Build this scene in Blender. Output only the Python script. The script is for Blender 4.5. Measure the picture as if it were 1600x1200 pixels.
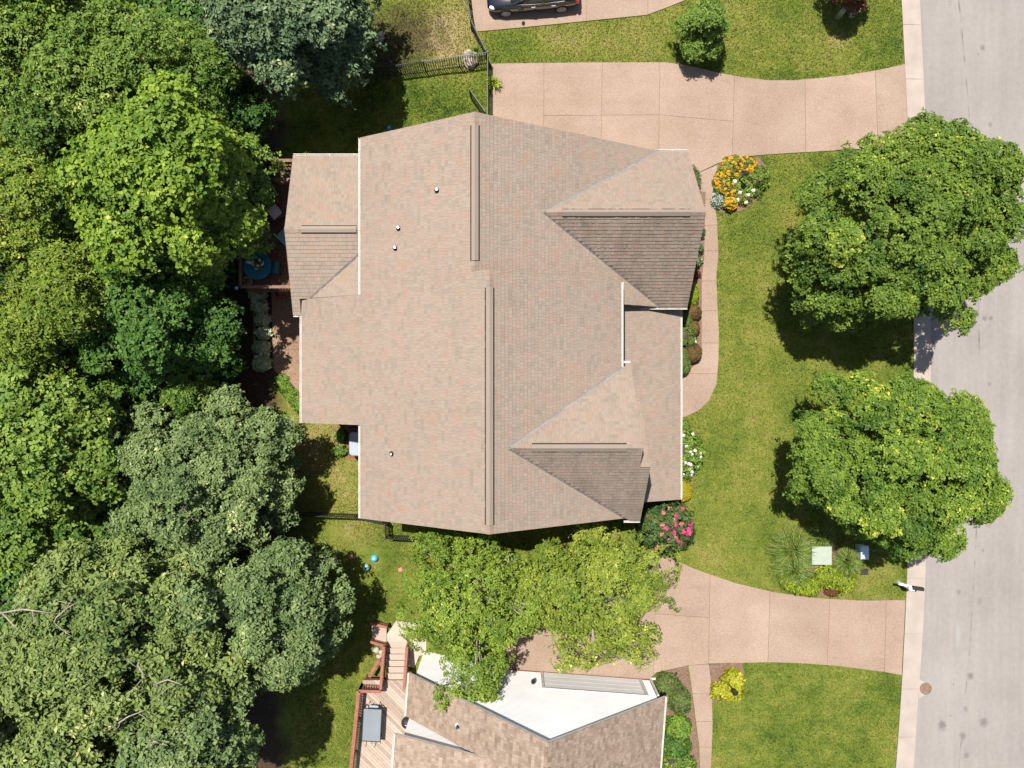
import bpy, math, random
import numpy as np
from mathutils import Vector, Matrix

random.seed(7)
rng = np.random.default_rng(7)
S = bpy.context.scene
for o in list(bpy.data.objects):
    bpy.data.objects.remove(o)

# ------------------------------------------------------------------ camera
CAM_H = 40.0
FPX = 1240.0                       # focal length in photo pixels (1600 wide)
cd = bpy.data.cameras.new('camera'); cam = bpy.data.objects.new('camera', cd)
S.collection.objects.link(cam); S.camera = cam
cam.location = (0, 0, CAM_H)
cd.sensor_width = 36.0
cd.lens = 36.0 * FPX / 1600.0
cd.clip_end = 3000

# ------------------------------------------------------------------ sky and sun
SUN = Vector((-0.185, 0.285, 1.0)).normalized()       # towards the sun
elev = math.asin(SUN.z); azim = math.atan2(SUN.x, SUN.y)
W = bpy.data.worlds.new('World'); S.world = W; W.use_nodes = True
wn = W.node_tree
sky = wn.nodes.new('ShaderNodeTexSky'); sky.sky_type = 'NISHITA'; sky.sun_disc = False
sky.sun_elevation = elev; sky.sun_rotation = azim
sky.air_density = 1.0; sky.dust_density = 1.6; sky.ozone_density = 1.0
bg = wn.nodes['Background']; bg.inputs['Strength'].default_value = 0.064
wn.links.new(sky.outputs[0], bg.inputs[0])
sl = bpy.data.lights.new('sun', 'SUN'); sl.energy = 4.6; sl.angle = math.radians(0.55)
sl.color = (1.0, 0.945, 0.865)
so = bpy.data.objects.new('sun', sl); S.collection.objects.link(so)
so.rotation_euler = SUN.to_track_quat('Z', 'Y').to_euler()
S.view_settings.view_transform = 'Standard'; S.view_settings.look = 'None'
S.view_settings.gamma = 1.0; S.view_settings.use_curve_mapping = False
S.view_settings.exposure = 0.95
S.cycles.max_bounces = 5; S.cycles.diffuse_bounces = 3; S.cycles.transparent_max_bounces = 8

# ------------------------------------------------------------------ terrain and photo -> place
def sstep(t):
    t = np.clip(t, 0, 1); return t*t*(3-2*t)
def H(x, y=0.0):
    k = sstep((-6.5-np.asarray(y, float))/5.0)          # the neighbour's yard falls away sooner
    return -(1.7+.2*k)*sstep((-2.5+2.3*k-np.asarray(x, float))/(8.0-2.6*k))
def G(u, v, dz=0.0):
    """point on the terrain (plus dz) that the photo shows at pixel u, v"""
    z = dz
    for _ in range(12):
        x = (u-800)*(CAM_H-z)/FPX; y = (600-v)*(CAM_H-z)/FPX
        z = float(H(x, y))+dz
    return Vector((x, y, z))
def P(u, v, z):
    return Vector(((u-800)*(CAM_H-z)/FPX, (600-v)*(CAM_H-z)/FPX, z))
def PF(u, v, f):
    z = 4.0
    for _ in range(40):
        p = P(u, v, z); z = f(p.x, p.y)
    return P(u, v, z)
def poly(pts, dz=0.0):
    return [tuple(G(u, v, dz)[:2]) for u, v in pts]

# ------------------------------------------------------------------ materials
class NT:
    def __init__(s, name):
        s.m = bpy.data.materials.new(name); s.m.use_nodes = True
        s.t = s.m.node_tree; s.b = s.t.nodes['Principled BSDF']
        s._pos = None
    def n(s, typ, **kw):
        nd = s.t.nodes.new(typ)
        for k, v in kw.items(): setattr(nd, k, v)
        return nd
    def put(s, sock, val):
        if isinstance(val, bpy.types.NodeSocket): s.t.links.new(val, sock)
        elif isinstance(val, (tuple, list)):
            sock.default_value = tuple(val) if len(val) == len(sock.default_value) else tuple(val)+(1.0,)
        else: sock.default_value = val
    def pos(s):
        if s._pos is None: s._pos = s.n('ShaderNodeNewGeometry').outputs['Position']
        return s._pos
    def math(s, op, a, b=0.0, c=None, clamp=False):
        nd = s.n('ShaderNodeMath', operation=op, use_clamp=clamp)
        s.put(nd.inputs[0], a); s.put(nd.inputs[1], b)
        if c is not None: s.put(nd.inputs[2], c)
        return nd.outputs[0]
    def noise(s, scale, detail=4, rough=0.55, vec=None, off=None):
        nd = s.n('ShaderNodeTexNoise'); nd.inputs['Scale'].default_value = scale
        nd.inputs['Detail'].default_value = detail; nd.inputs['Roughness'].default_value = rough
        v = vec if vec is not None else s.pos()
        if off is not None:
            a = s.n('ShaderNodeVectorMath', operation='ADD'); s.put(a.inputs[0], v); a.inputs[1].default_value = off; v = a.outputs[0]
        s.put(nd.inputs['Vector'], v); return nd.outputs['Fac']
    def scaled(s, sx, sy, sz):
        a = s.n('ShaderNodeVectorMath', operation='MULTIPLY'); s.put(a.inputs[0], s.pos()); a.inputs[1].default_value = (sx, sy, sz); return a.outputs[0]
    def ramp(s, fac, stops, interp='LINEAR'):
        nd = s.n('ShaderNodeValToRGB'); r = nd.color_ramp; r.interpolation = interp
        while len(r.elements) > 1: r.elements.remove(r.elements[-1])
        r.elements[0].position = stops[0][0]; r.elements[0].color = tuple(stops[0][1])+(1,)
        for p, c in stops[1:]:
            e = r.elements.new(p); e.color = tuple(c)+(1,)
        s.put(nd.inputs[0], fac); return nd.outputs[0]
    def mapr(s, val, a, b, c=0.0, d=1.0):
        nd = s.n('ShaderNodeMapRange'); s.put(nd.inputs[0], val)
        for i, x in enumerate((a, b, c, d)): nd.inputs[i+1].default_value = x
        return nd.outputs[0]
    def mix(s, fac, a, b, mode='MIX'):
        nd = s.n('ShaderNodeMix', data_type='RGBA', blend_type=mode)
        s.put(nd.inputs[0], fac); s.put(nd.inputs[6], a); s.put(nd.inputs[7], b); return nd.outputs[2]
    def attr(s, name):
        return s.n('ShaderNodeAttribute', attribute_name=name).outputs['Fac']
    def xy(s):
        nd = s.n('ShaderNodeSeparateXYZ'); s.put(nd.inputs[0], s.pos()); return nd.outputs
    def spot(s, x, y, rx, ry, soft=0.5, wob=None):
        o = s.xy()
        dx = s.math('DIVIDE', s.math('SUBTRACT', o[0], x), rx); dy = s.math('DIVIDE', s.math('SUBTRACT', o[1], y), ry)
        d = s.math('SQRT', s.math('ADD', s.math('MULTIPLY', dx, dx), s.math('MULTIPLY', dy, dy)))
        if wob is not None: d = s.math('ADD', d, wob)
        return s.mapr(d, 1.0-soft, 1.0+soft, 1.0, 0.0)
    def bump(s, h, strength=0.5, dist=0.02):
        nd = s.n('ShaderNodeBump'); nd.inputs['Strength'].default_value = strength; nd.inputs['Distance'].default_value = dist
        s.put(nd.inputs['Height'], h); s.t.links.new(nd.outputs[0], s.b.inputs['Normal'])
    def fin(s, col, rough=0.8, spec=0.3, metal=0.0):
        s.put(s.b.inputs['Base Color'], col); s.put(s.b.inputs['Roughness'], rough)
        s.b.inputs['Specular IOR Level'].default_value = spec; s.b.inputs['Metallic'].default_value = metal
        return s.m

def plain(name, col, rough=0.6, var=0.18, scale=3.0, spec=0.3, metal=0.0, bump=0.0, bs=40):
    t = NT(name)
    f = t.mapr(t.noise(scale, 5), 0.3, 0.7, 1-var, 1+var)
    c = t.mix(1.0, col, t.ramp(f, [(0, (0, 0, 0)), (1, (1, 1, 1))]), 'MIX') if False else None
    nd = t.n('ShaderNodeVectorMath', operation='SCALE'); nd.inputs[0].default_value = col; t.put(nd.inputs['Scale'], f)
    if bump: t.bump(t.noise(bs, 3), bump, 0.01)
    return t.fin(nd.outputs[0], rough, spec, metal)

def leafmat(name, dark, light, tip=None, transl=0.3, tipamt=0.9):
    t = NT(name)
    r = t.attr('rnd'); k = t.attr('tint')
    f = t.math('ADD', t.math('MULTIPLY', r, 0.55), t.math('MULTIPLY', k, 0.45))
    stops = [(0.08, dark), (0.8, light)]
    if tip: stops.append((min(0.98, tipamt), tip))
    c = t.ramp(f, stops)
    t.fin(c, 0.55, 0.22)
    tr = t.n('ShaderNodeBsdfTranslucent'); c2 = t.mix(1.0, c, (1.0, 1.0, 0.5), 'MULTIPLY'); t.put(tr.inputs[0], c2)
    mx = t.n('ShaderNodeMixShader'); mx.inputs[0].default_value = transl*0.72
    t.t.links.new(t.b.outputs[0], mx.inputs[1]); t.t.links.new(tr.outputs[0], mx.inputs[2])
    t.t.links.new(mx.outputs[0], t.t.nodes['Material Output'].inputs[0])
    return t.m

def lawn_colour(t, blade=False):
    o = t.xy()
    big = t.noise(0.33, 4, 0.6); mid = t.noise(1.6, 4, 0.6, off=(7, 3, 0)); fine = t.noise(11.0, 4, 0.75)
    str_ = t.noise(1.0, 3, 0.6, vec=t.scaled(0.6, 6.0, 1.0))
    wob = t.math('MULTIPLY', t.math('SUBTRACT', mid, 0.5), 1.5)
    g = t.math('ADD', t.math('MULTIPLY', t.math('SUBTRACT', big, 0.15), 0.68), t.math('MULTIPLY', t.math('SUBTRACT', mid, 0.13), 0.56))
    g = t.math('ADD', g, t.math('MULTIPLY', t.math('SUBTRACT', fine, 0.5), 0.8))
    g = t.math('ADD', g, t.math('MULTIPLY', t.math('SUBTRACT', str_, 0.5), 0.18))
    def add(g, px, py, rx, ry, w):
        q = G(px, py); return t.math('ADD', g, t.math('MULTIPLY', t.spot(q.x, q.y, rx, ry, 0.6, wob), w))
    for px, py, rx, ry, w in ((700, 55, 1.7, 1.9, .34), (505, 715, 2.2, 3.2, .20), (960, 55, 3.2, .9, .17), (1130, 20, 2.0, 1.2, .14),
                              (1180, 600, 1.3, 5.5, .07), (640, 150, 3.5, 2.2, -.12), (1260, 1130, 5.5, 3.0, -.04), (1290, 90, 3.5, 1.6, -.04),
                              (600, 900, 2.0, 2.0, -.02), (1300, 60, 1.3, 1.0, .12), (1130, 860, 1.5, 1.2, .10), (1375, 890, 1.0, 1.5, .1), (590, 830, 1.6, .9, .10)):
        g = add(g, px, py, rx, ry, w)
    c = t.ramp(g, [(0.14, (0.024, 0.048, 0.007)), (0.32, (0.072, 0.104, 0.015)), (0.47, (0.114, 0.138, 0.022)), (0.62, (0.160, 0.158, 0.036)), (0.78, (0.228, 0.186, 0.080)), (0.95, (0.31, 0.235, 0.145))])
    # leaf litter and bare soil under the wood
    edge = t.math('ADD', o[0], t.math('MULTIPLY', t.math('SUBTRACT', t.noise(0.45, 3), 0.5), 4.0))
    fl = t.mapr(edge, -12.6, -11.4, 1.0, 0.0)
    bare = t.spot(*G(385, 560)[:2], 1.3, 5.5, 0.3, wob)
    bare2 = t.spot(*G(625, 60)[:2], 2.0, 1.6, 0.4, wob)
    soil = t.ramp(fine, [(0.25, (0.018, 0.013, 0.009)), (0.55, (0.055, 0.038, 0.024)), (0.8, (0.13, 0.088, 0.055))])
    m = t.math('MAXIMUM', t.math('MAXIMUM', fl, bare), t.math('MULTIPLY', bare2, 0.75))
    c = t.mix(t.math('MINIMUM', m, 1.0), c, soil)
    if blade:
        sc = t.n('ShaderNodeVectorMath', operation='SCALE'); t.put(sc.inputs[0], c); t.put(sc.inputs['Scale'], t.mapr(t.attr('rnd'), 0, 1, 0.45, 1.65)); c = sc.outputs[0]
    return c, fine

M = {}
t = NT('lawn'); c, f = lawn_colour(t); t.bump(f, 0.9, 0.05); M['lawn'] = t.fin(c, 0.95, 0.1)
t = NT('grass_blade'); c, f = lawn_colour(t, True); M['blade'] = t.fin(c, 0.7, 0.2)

def aggregate(name, a, b, cc, sc=38):
    t = NT(name)
    big = t.noise(0.5, 4); v = t.n('ShaderNodeTexVoronoi'); v.inputs['Scale'].default_value = sc; t.put(v.inputs['Vector'], t.pos())
    sp = t.n('ShaderNodeSeparateColor'); t.put(sp.inputs[0], v.outputs['Color'])
    fine = t.noise(14, 4, 0.7)
    f = t.math('ADD', t.math('MULTIPLY', big, 0.45), t.math('ADD', t.math('MULTIPLY', sp.outputs[0], 0.32), t.math('MULTIPLY', fine, 0.25)))
    f = t.math('ADD', f, t.math('MULTIPLY', t.math('SUBTRACT', t.noise(0.17, 3, off=(3, 8, 0)), 0.5), 0.3))
    c = t.ramp(f, [(0.25, a), (0.5, b), (0.78, cc)])
    oi = t.n('ShaderNodeObjectInfo').outputs['Random']; sc = t.n('ShaderNodeVectorMath', operation='SCALE'); t.put(sc.inputs[0], c); t.put(sc.inputs['Scale'], t.mapr(oi, 0, 1, 0.955, 1.045)); c = sc.outputs[0]
    stn = t.math('MULTIPLY', t.mapr(t.noise(1.3, 5, 0.7, off=(21, 2, 0)), 0.60, 0.78, 0, 1), 0.35); c = t.mix(stn, c, tuple(x*0.62 for x in a))
    tr_ = t.math('MULTIPLY', t.mapr(t.noise(1.0, 3, 0.5, vec=t.scaled(0.10, 1.1, 1)), 0.52, 0.66, 0, 1), 0.16); c = t.mix(tr_, c, a)
    t.bump(v.outputs['Distance'], 0.4, 0.01)
    return t.fin(c, 0.85, 0.2)
M['drive'] = aggregate('pink_aggregate', (0.185, 0.128, 0.092), (0.248, 0.181, 0.136), (0.305, 0.240, 0.192))
M['patio'] = aggregate('brown_aggregate', (0.12, 0.07, 0.045), (0.20, 0.13, 0.085), (0.28, 0.20, 0.14), 20)
M['joint'] = plain('joint_sand', (0.17, 0.085, 0.05), 0.9, 0.3)
M['kerb'] = plain('kerb_concrete', (0.295, 0.252, 0.216), 0.85, 0.10, 1.2, bump=0.3)
M['kerbj'] = plain('kerb_joint', (0.2, 0.16, 0.13), 0.9)
M['concrete'] = plain('pale_concrete', (0.36, 0.31, 0.26), 0.85, 0.12, 2.0, bump=0.3)

t = NT('asphalt')
big = t.noise(0.25, 4); fine = t.noise(42, 3, 0.8); midn = t.noise(4, 5, 0.7)
st = t.noise(1.0, 4, 0.6, vec=t.scaled(2.2, 0.16, 1))
f = t.math('ADD', t.math('MULTIPLY', big, 0.3), t.math('ADD', t.math('MULTIPLY', fine, 0.40), t.math('ADD', t.math('MULTIPLY', midn, 0.18), t.math('MULTIPLY', st, 0.22))))
c = t.ramp(f, [(0.30, (0.125, 0.112, 0.103)), (0.52, (0.200, 0.183, 0.170)), (0.75, (0.268, 0.248, 0.233))])
wob = t.math('MULTIPLY', t.math('SUBTRACT', t.noise(7, 4, 0.7), 0.5), 2.2)
acc = None
for u, v, r, w in ((1516, 1056, .16, .8), (1472, 1133, .2, .8), (1537, 1128, .2, .75), (1509, 1108, .12, .6), (1504, 1150, .16, .75), (1510, 1180, .14, .5), (1535, 75, .13, .7), (1547, 195, .1, .6),
                   (1538, 497, .12, .7), (1548, 497, .1, .7), (1527, 488, .08, .5), (1498, 925, .1, .6), (1530, 940, .12, .35), (1490, 1070, .06, .5), (1485, 1118, .05, .6), (1528, 85, .06, .6), (1546, 600, .1, .5), (1544, 820, .12, .35), (1536, 860, .08, .5)):
    q = G(u, v); s_ = t.math('MULTIPLY', t.spot(q.x, q.y, r*.85, r*1.05, 0.6, wob), w*.7); acc = s_ if acc is None else t.math('MAXIMUM', acc, s_)
# the long hairline along the middle of the lane
o = t.xy(); ln = t.math('ABSOLUTE', t.math('SUBTRACT', t.math('SUBTRACT', o[0], 23.55), t.math('MULTIPLY', t.math('MULTIPLY', o[1], o[1]), -0.0028)))
ln = t.math('SUBTRACT', ln, t.math('MULTIPLY', t.math('SUBTRACT', t.noise(1.2, 4), 0.5), 0.10))
line = t.math('MULTIPLY', t.mapr(ln, 0.01, 0.05, 1, 0), t.mapr(t.noise(0.9, 4, 0.7, off=(5, 5, 5)), 0.45, 0.62, 0, 0.55))
acc = t.math('MAXIMUM', acc, line)
c = t.mix(acc, c, (0.055, 0.049, 0.046)); pw = G(1497, 992); pale = t.spot(pw.x, pw.y, 0.13, 0.55, 0.5, t.math('MULTIPLY', wob, 0.4))
c = t.mix(t.math('MULTIPLY', pale, 0.4), c, (0.25, 0.28, 0.26)); t.bump(fine, 0.5, 0.01); M['asphalt'] = t.fin(c, 0.85, 0.25)

def shingle(name, stops, stain=0.0):
    t = NT(name); r = t.attr('rnd')
    n1 = t.noise(0.35, 4, 0.6); r2 = t.math('ADD', r, t.math('MULTIPLY', t.math('SUBTRACT', n1, 0.5), 0.12))
    c = t.ramp(r2, stops)
    fine = t.noise(60, 3, 0.8)
    sc = t.n('ShaderNodeVectorMath', operation='SCALE'); t.put(sc.inputs[0], c); t.put(sc.inputs['Scale'], t.mapr(fine, 0.25, 0.75, 0.84, 1.16)); c = sc.outputs[0]
    s1 = t.noise(0.9, 5, 0.65, off=(11, 4, 2)); s2 = t.noise(1.0, 4, 0.6, vec=t.scaled(2.2, 0.5, 0.5))
    s = t.mapr(t.math('MULTIPLY', s1, s2), 0.20, 0.42, 0.0, 1.0)
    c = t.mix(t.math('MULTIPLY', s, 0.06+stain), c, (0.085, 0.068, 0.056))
    fade = t.mapr(t.noise(0.14, 3, 0.6, off=(2, 9, 4)), 0.35, 0.65, 0.965, 1.035); sc2 = t.n('ShaderNodeVectorMath', operation='SCALE'); t.put(sc2.inputs[0], c); t.put(sc2.inputs['Scale'], fade); c = sc2.outputs[0]
    return t.fin(c, 0.9, 0.15)
RAMP = [(0.05, (0.192, 0.155, 0.124)), (0.22, (0.210, 0.170, 0.136)), (0.40, (0.226, 0.182, 0.146)), (0.56, (0.243, 0.197, 0.159)), (0.72, (0.246, 0.182, 0.143)), (0.93, (0.250, 0.164, 0.122))]
M['shingle'] = shingle('tan_shingle', RAMP)
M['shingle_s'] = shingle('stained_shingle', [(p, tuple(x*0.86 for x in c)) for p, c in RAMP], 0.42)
M['shingle_n'] = shingle('brown_shingle', [(0.05, (0.165, 0.122, 0.092)), (0.5, (0.250, 0.188, 0.144)), (0.8, (0.300, 0.232, 0.180)), (0.95, (0.345, 0.272, 0.213))], 0.06)
M['underlay'] = plain('roof_underlay', (0.10, 0.08, 0.065), 0.9)
M['trim'] = plain('white_trim', (0.50, 0.48, 0.455), 0.5, 0.14)
M['siding'] = plain('white_siding', (0.70, 0.70, 0.695), 0.55, 0.05, 1.0)
M['brick'] = plain('beige_wall', (0.40, 0.31, 0.24), 0.85, 0.15, 5)
M['redbrick'] = plain('red_brick', (0.26, 0.115, 0.075), 0.85, 0.3, 12)
M['ventdark'] = plain('vent_dark', (0.035, 0.028, 0.024), 0.8)
M['flash_l'] = plain('valley_metal', (0.24, 0.23, 0.225), 0.6, 0.15, 2, metal=0.2)
M['flash_d'] = plain('valley_shaded', (0.12, 0.105, 0.10), 0.7, 0.25, 2, metal=0.2)  # same flashing, with the shade of the south-side valleys painted into its colour
M['black'] = plain('black_metal', (0.018, 0.018, 0.018), 0.45, 0.2)
M['blackmatte'] = plain('black_plastic', (0.02, 0.02, 0.021), 0.6, 0.2)
M['steel'] = plain('grey_steel', (0.45, 0.45, 0.46), 0.35, 0.1, metal=0.7)
M['deckdark'] = plain('dark_deck_wood', (0.11, 0.062, 0.045), 0.75, 0.3, 6)
M['raildark'] = plain('dark_rail_wood', (0.17, 0.09, 0.06), 0.7, 0.25, 6)
M['redwood'] = plain('redwood_stain', (0.22, 0.085, 0.055), 0.65, 0.22, 6)
t = NT('pale_deck_wood'); g = t.noise(1.0, 5, 0.7, vec=t.scaled(6, 6, 6)); b = t.attr('rnd')
M['deckpale'] = t.fin(t.ramp(t.math('ADD', t.math('MULTIPLY', g, 0.5), t.math('MULTIPLY', b, 0.5)), [(0.2, (0.23, 0.172, 0.135)), (0.5, (0.31, 0.242, 0.195)), (0.8, (0.38, 0.31, 0.26))]), 0.75, 0.2)
t = NT('mulch'); g = t.noise(16, 5, 0.8); M['mulch'] = t.fin(t.ramp(g, [(0.25, (0.05, 0.03, 0.022)), (0.5, (0.14, 0.088, 0.062)), (0.75, (0.30, 0.205, 0.15))]), 0.95, 0.1); 
t = NT('mulch_red'); g = t.noise(16, 5, 0.8); M['mulchred'] = t.fin(t.ramp(g, [(0.25, (0.06, 0.025, 0.015)), (0.5, (0.16, 0.075, 0.045)), (0.75, (0.28, 0.14, 0.09))]), 0.95, 0.1)
M['bark'] = plain('bark', (0.13, 0.095, 0.07), 0.9, 0.35, 8, bump=0.6, bs=20)
M['palebark'] = plain('pale_bark', (0.27, 0.235, 0.20), 0.85, 0.3, 8)
M['twig'] = plain('shrub_twigs', (0.055, 0.045, 0.025), 0.9, 0.3)
M['rock'] = plain('pale_rock', (0.30, 0.25, 0.21), 0.85, 0.3, 4, bump=0.8, bs=9)
M['glass'] = plain('frosted_glass', (0.17, 0.195, 0.21), 0.15, 0.06, 1, spec=0.6)
M['window'] = plain('dark_window', (0.02, 0.025, 0.03), 0.05, 0.1, spec=0.8)
M['teal'] = plain('teal_cloth', (0.012, 0.115, 0.15), 0.7, 0.15)
M['tealpale'] = plain('pale_teal_cushion', (0.16, 0.34, 0.36), 0.8, 0.15)
M['cushion'] = plain('cream_cushion', (0.62, 0.56, 0.54), 0.85, 0.1)
M['wicker'] = plain('wicker', (0.36, 0.25, 0.14), 0.8, 0.3, 30)
M['tublid'] = plain('blue_grey_vinyl', (0.235, 0.285, 0.325), 0.55, 0.10, 2)
M['tubside'] = plain('brown_panel', (0.075, 0.045, 0.032), 0.7, 0.2)
M['green_box'] = plain('pale_green_paint', (0.27, 0.31, 0.25), 0.55, 0.08)
M['blue_box'] = plain('pale_blue_grey', (0.42, 0.52, 0.60), 0.5, 0.06)
M['rust'] = plain('rusty_iron', (0.175, 0.118, 0.085), 0.75, 0.25, 9, metal=0.2, bump=0.5)
M['chrome'] = plain('mirror_ball', (0.82, 0.84, 0.86), 0.05, 0.03, metal=1.0)
M['blueball'] = plain('blue_vinyl', (0.05, 0.33, 0.58), 0.3, 0.1, spec=0.5)
M['greyball'] = plain('grey_green_vinyl', (0.17, 0.29, 0.31), 0.4, 0.12, spec=0.5)
M['pinkball'] = plain('dusty_pink_vinyl', (0.42, 0.15, 0.165), 0.45, 0.1)
M['coral'] = plain('coral_plastic', (0.62, 0.20, 0.15), 0.5, 0.1)
M['redcush'] = plain('red_chair_fabric', (0.20, 0.04, 0.025), 0.8, 0.15)
M['carpaint'] = plain('black_car_paint', (0.008, 0.010, 0.016), 0.12, 0.1, spec=0.6)
M['carpaint'].node_tree.nodes['Principled BSDF'].inputs['Coat Weight'].default_value = 1.0
M['tyre'] = plain('tyre_rubber', (0.02, 0.02, 0.02), 0.85)
M['alloy'] = plain('alloy', (0.5, 0.5, 0.52), 0.35, 0.05, metal=0.2)
M['headlamp'] = plain('headlamp_lens', (0.55, 0.58, 0.6), 0.1, 0.05, spec=0.8)
M['taillamp'] = plain('tail_lamp_lens', (0.45, 0.012, 0.02), 0.15, 0.05, spec=0.8)

LM = dict(
 maple=leafmat('leaf_street_maple', (0.018, 0.058, 0.007), (0.165, 0.240, 0.028), (0.46, 0.45, 0.06), 0.28, 0.93),
 maple2=leafmat('leaf_street_maple_light', (0.022, 0.068, 0.007), (0.175, 0.258, 0.029), (0.46, 0.46, 0.06), 0.28, 0.93),
 bright=leafmat('leaf_bright_maple', (0.038, 0.104, 0.007), (0.240, 0.338, 0.038), (0.48, 0.52, 0.12), 0.34),
 olive=leafmat('leaf_olive', (0.026, 0.078, 0.008), (0.182, 0.262, 0.042), (0.42, 0.44, 0.13), 0.28),
 yellow=leafmat('leaf_yellow_green', (0.032, 0.082, 0.007), (0.222, 0.285, 0.034), (0.50, 0.46, 0.09), 0.30),
 mid=leafmat('leaf_mid_green', (0.024, 0.080, 0.009), (0.200, 0.285, 0.044), (0.44, 0.46, 0.12), 0.30),
 dark=leafmat('leaf_dark_green', (0.014, 0.060, 0.010), (0.095, 0.185, 0.028), (0.26, 0.34, 0.06), 0.28),
 oak=leafmat('leaf_oak', (0.034, 0.074, 0.022), (0.200, 0.268, 0.092), (0.48, 0.50, 0.24), 0.22),
 oak2=leafmat('leaf_oak_warm', (0.038, 0.080, 0.018), (0.215, 0.272, 0.074), (0.46, 0.46, 0.18), 0.22),
 blue=leafmat('leaf_blue_green', (0.022, 0.058, 0.026), (0.155, 0.220, 0.098), (0.46, 0.49, 0.26), 0.20),
 pear=leafmat('leaf_fine_green', (0.045, 0.105, 0.010), (0.225, 0.298, 0.036), (0.46, 0.49, 0.13), 0.32),
 pear2=leafmat('leaf_fine_light_green', (0.055, 0.108, 0.010), (0.255, 0.300, 0.038), (0.48, 0.48, 0.13), 0.32),
 box=leafmat('leaf_boxwood', (0.036, 0.077, 0.011), (0.135, 0.194, 0.041), None, 0.15),
 lime=leafmat('leaf_lime', (0.090, 0.143, 0.007), (0.255, 0.323, 0.021), (0.390, 0.405, 0.060), 0.25),
 gold=leafmat('leaf_gold', (0.143, 0.128, 0.006), (0.323, 0.270, 0.011), None, 0.15),
 yellowshrub=leafmat('leaf_yellow_shrub', (0.150, 0.180, 0.009), (0.390, 0.375, 0.026), (0.525, 0.450, 0.090), 0.25),
 bronze=leafmat('leaf_bronze', (0.055, 0.032, 0.010), (0.155, 0.100, 0.030), None, 0.15),
 silver=leafmat('leaf_silver', (0.188, 0.247, 0.188), (0.390, 0.435, 0.345), None, 0.15),
 varieg=leafmat('leaf_variegated', (0.18, 0.26, 0.13), (0.50, 0.56, 0.36), (0.74, 0.74, 0.54), 0.2),
 grass=leafmat('leaf_fountain_grass', (0.055, 0.105, 0.012), (0.150, 0.215, 0.035), (0.28, 0.30, 0.09), 0.25),
 hyd=leafmat('leaf_hydrangea', (0.048, 0.120, 0.010), (0.184, 0.288, 0.040), None, 0.25),
 myrtle=leafmat('leaf_crape_myrtle', (0.016, 0.045, 0.012), (0.075, 0.13, 0.035), (0.20, 0.10, 0.05), 0.2),
 red=leafmat('leaf_reddish', (0.06, 0.022, 0.012), (0.22, 0.085, 0.035), (0.40, 0.18, 0.07), 0.25),
 fpink=leafmat('petal_pink', (0.336, 0.024, 0.096), (0.576, 0.072, 0.208), None, 0.25),
 fcoral=leafmat('petal_dusty', (0.30, 0.10, 0.07), (0.48, 0.20, 0.15), None, 0.25),
 forange=leafmat('petal_orange', (0.493, 0.170, 0.003), (0.722, 0.357, 0.007), None, 0.2),
 fwhite=leafmat('petal_white', (0.468, 0.425, 0.399), (0.680, 0.654, 0.612), None, 0.2),
 flilac=leafmat('petal_lilac', (0.42, 0.25, 0.40), (0.65, 0.45, 0.60), None, 0.2),
)

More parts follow.
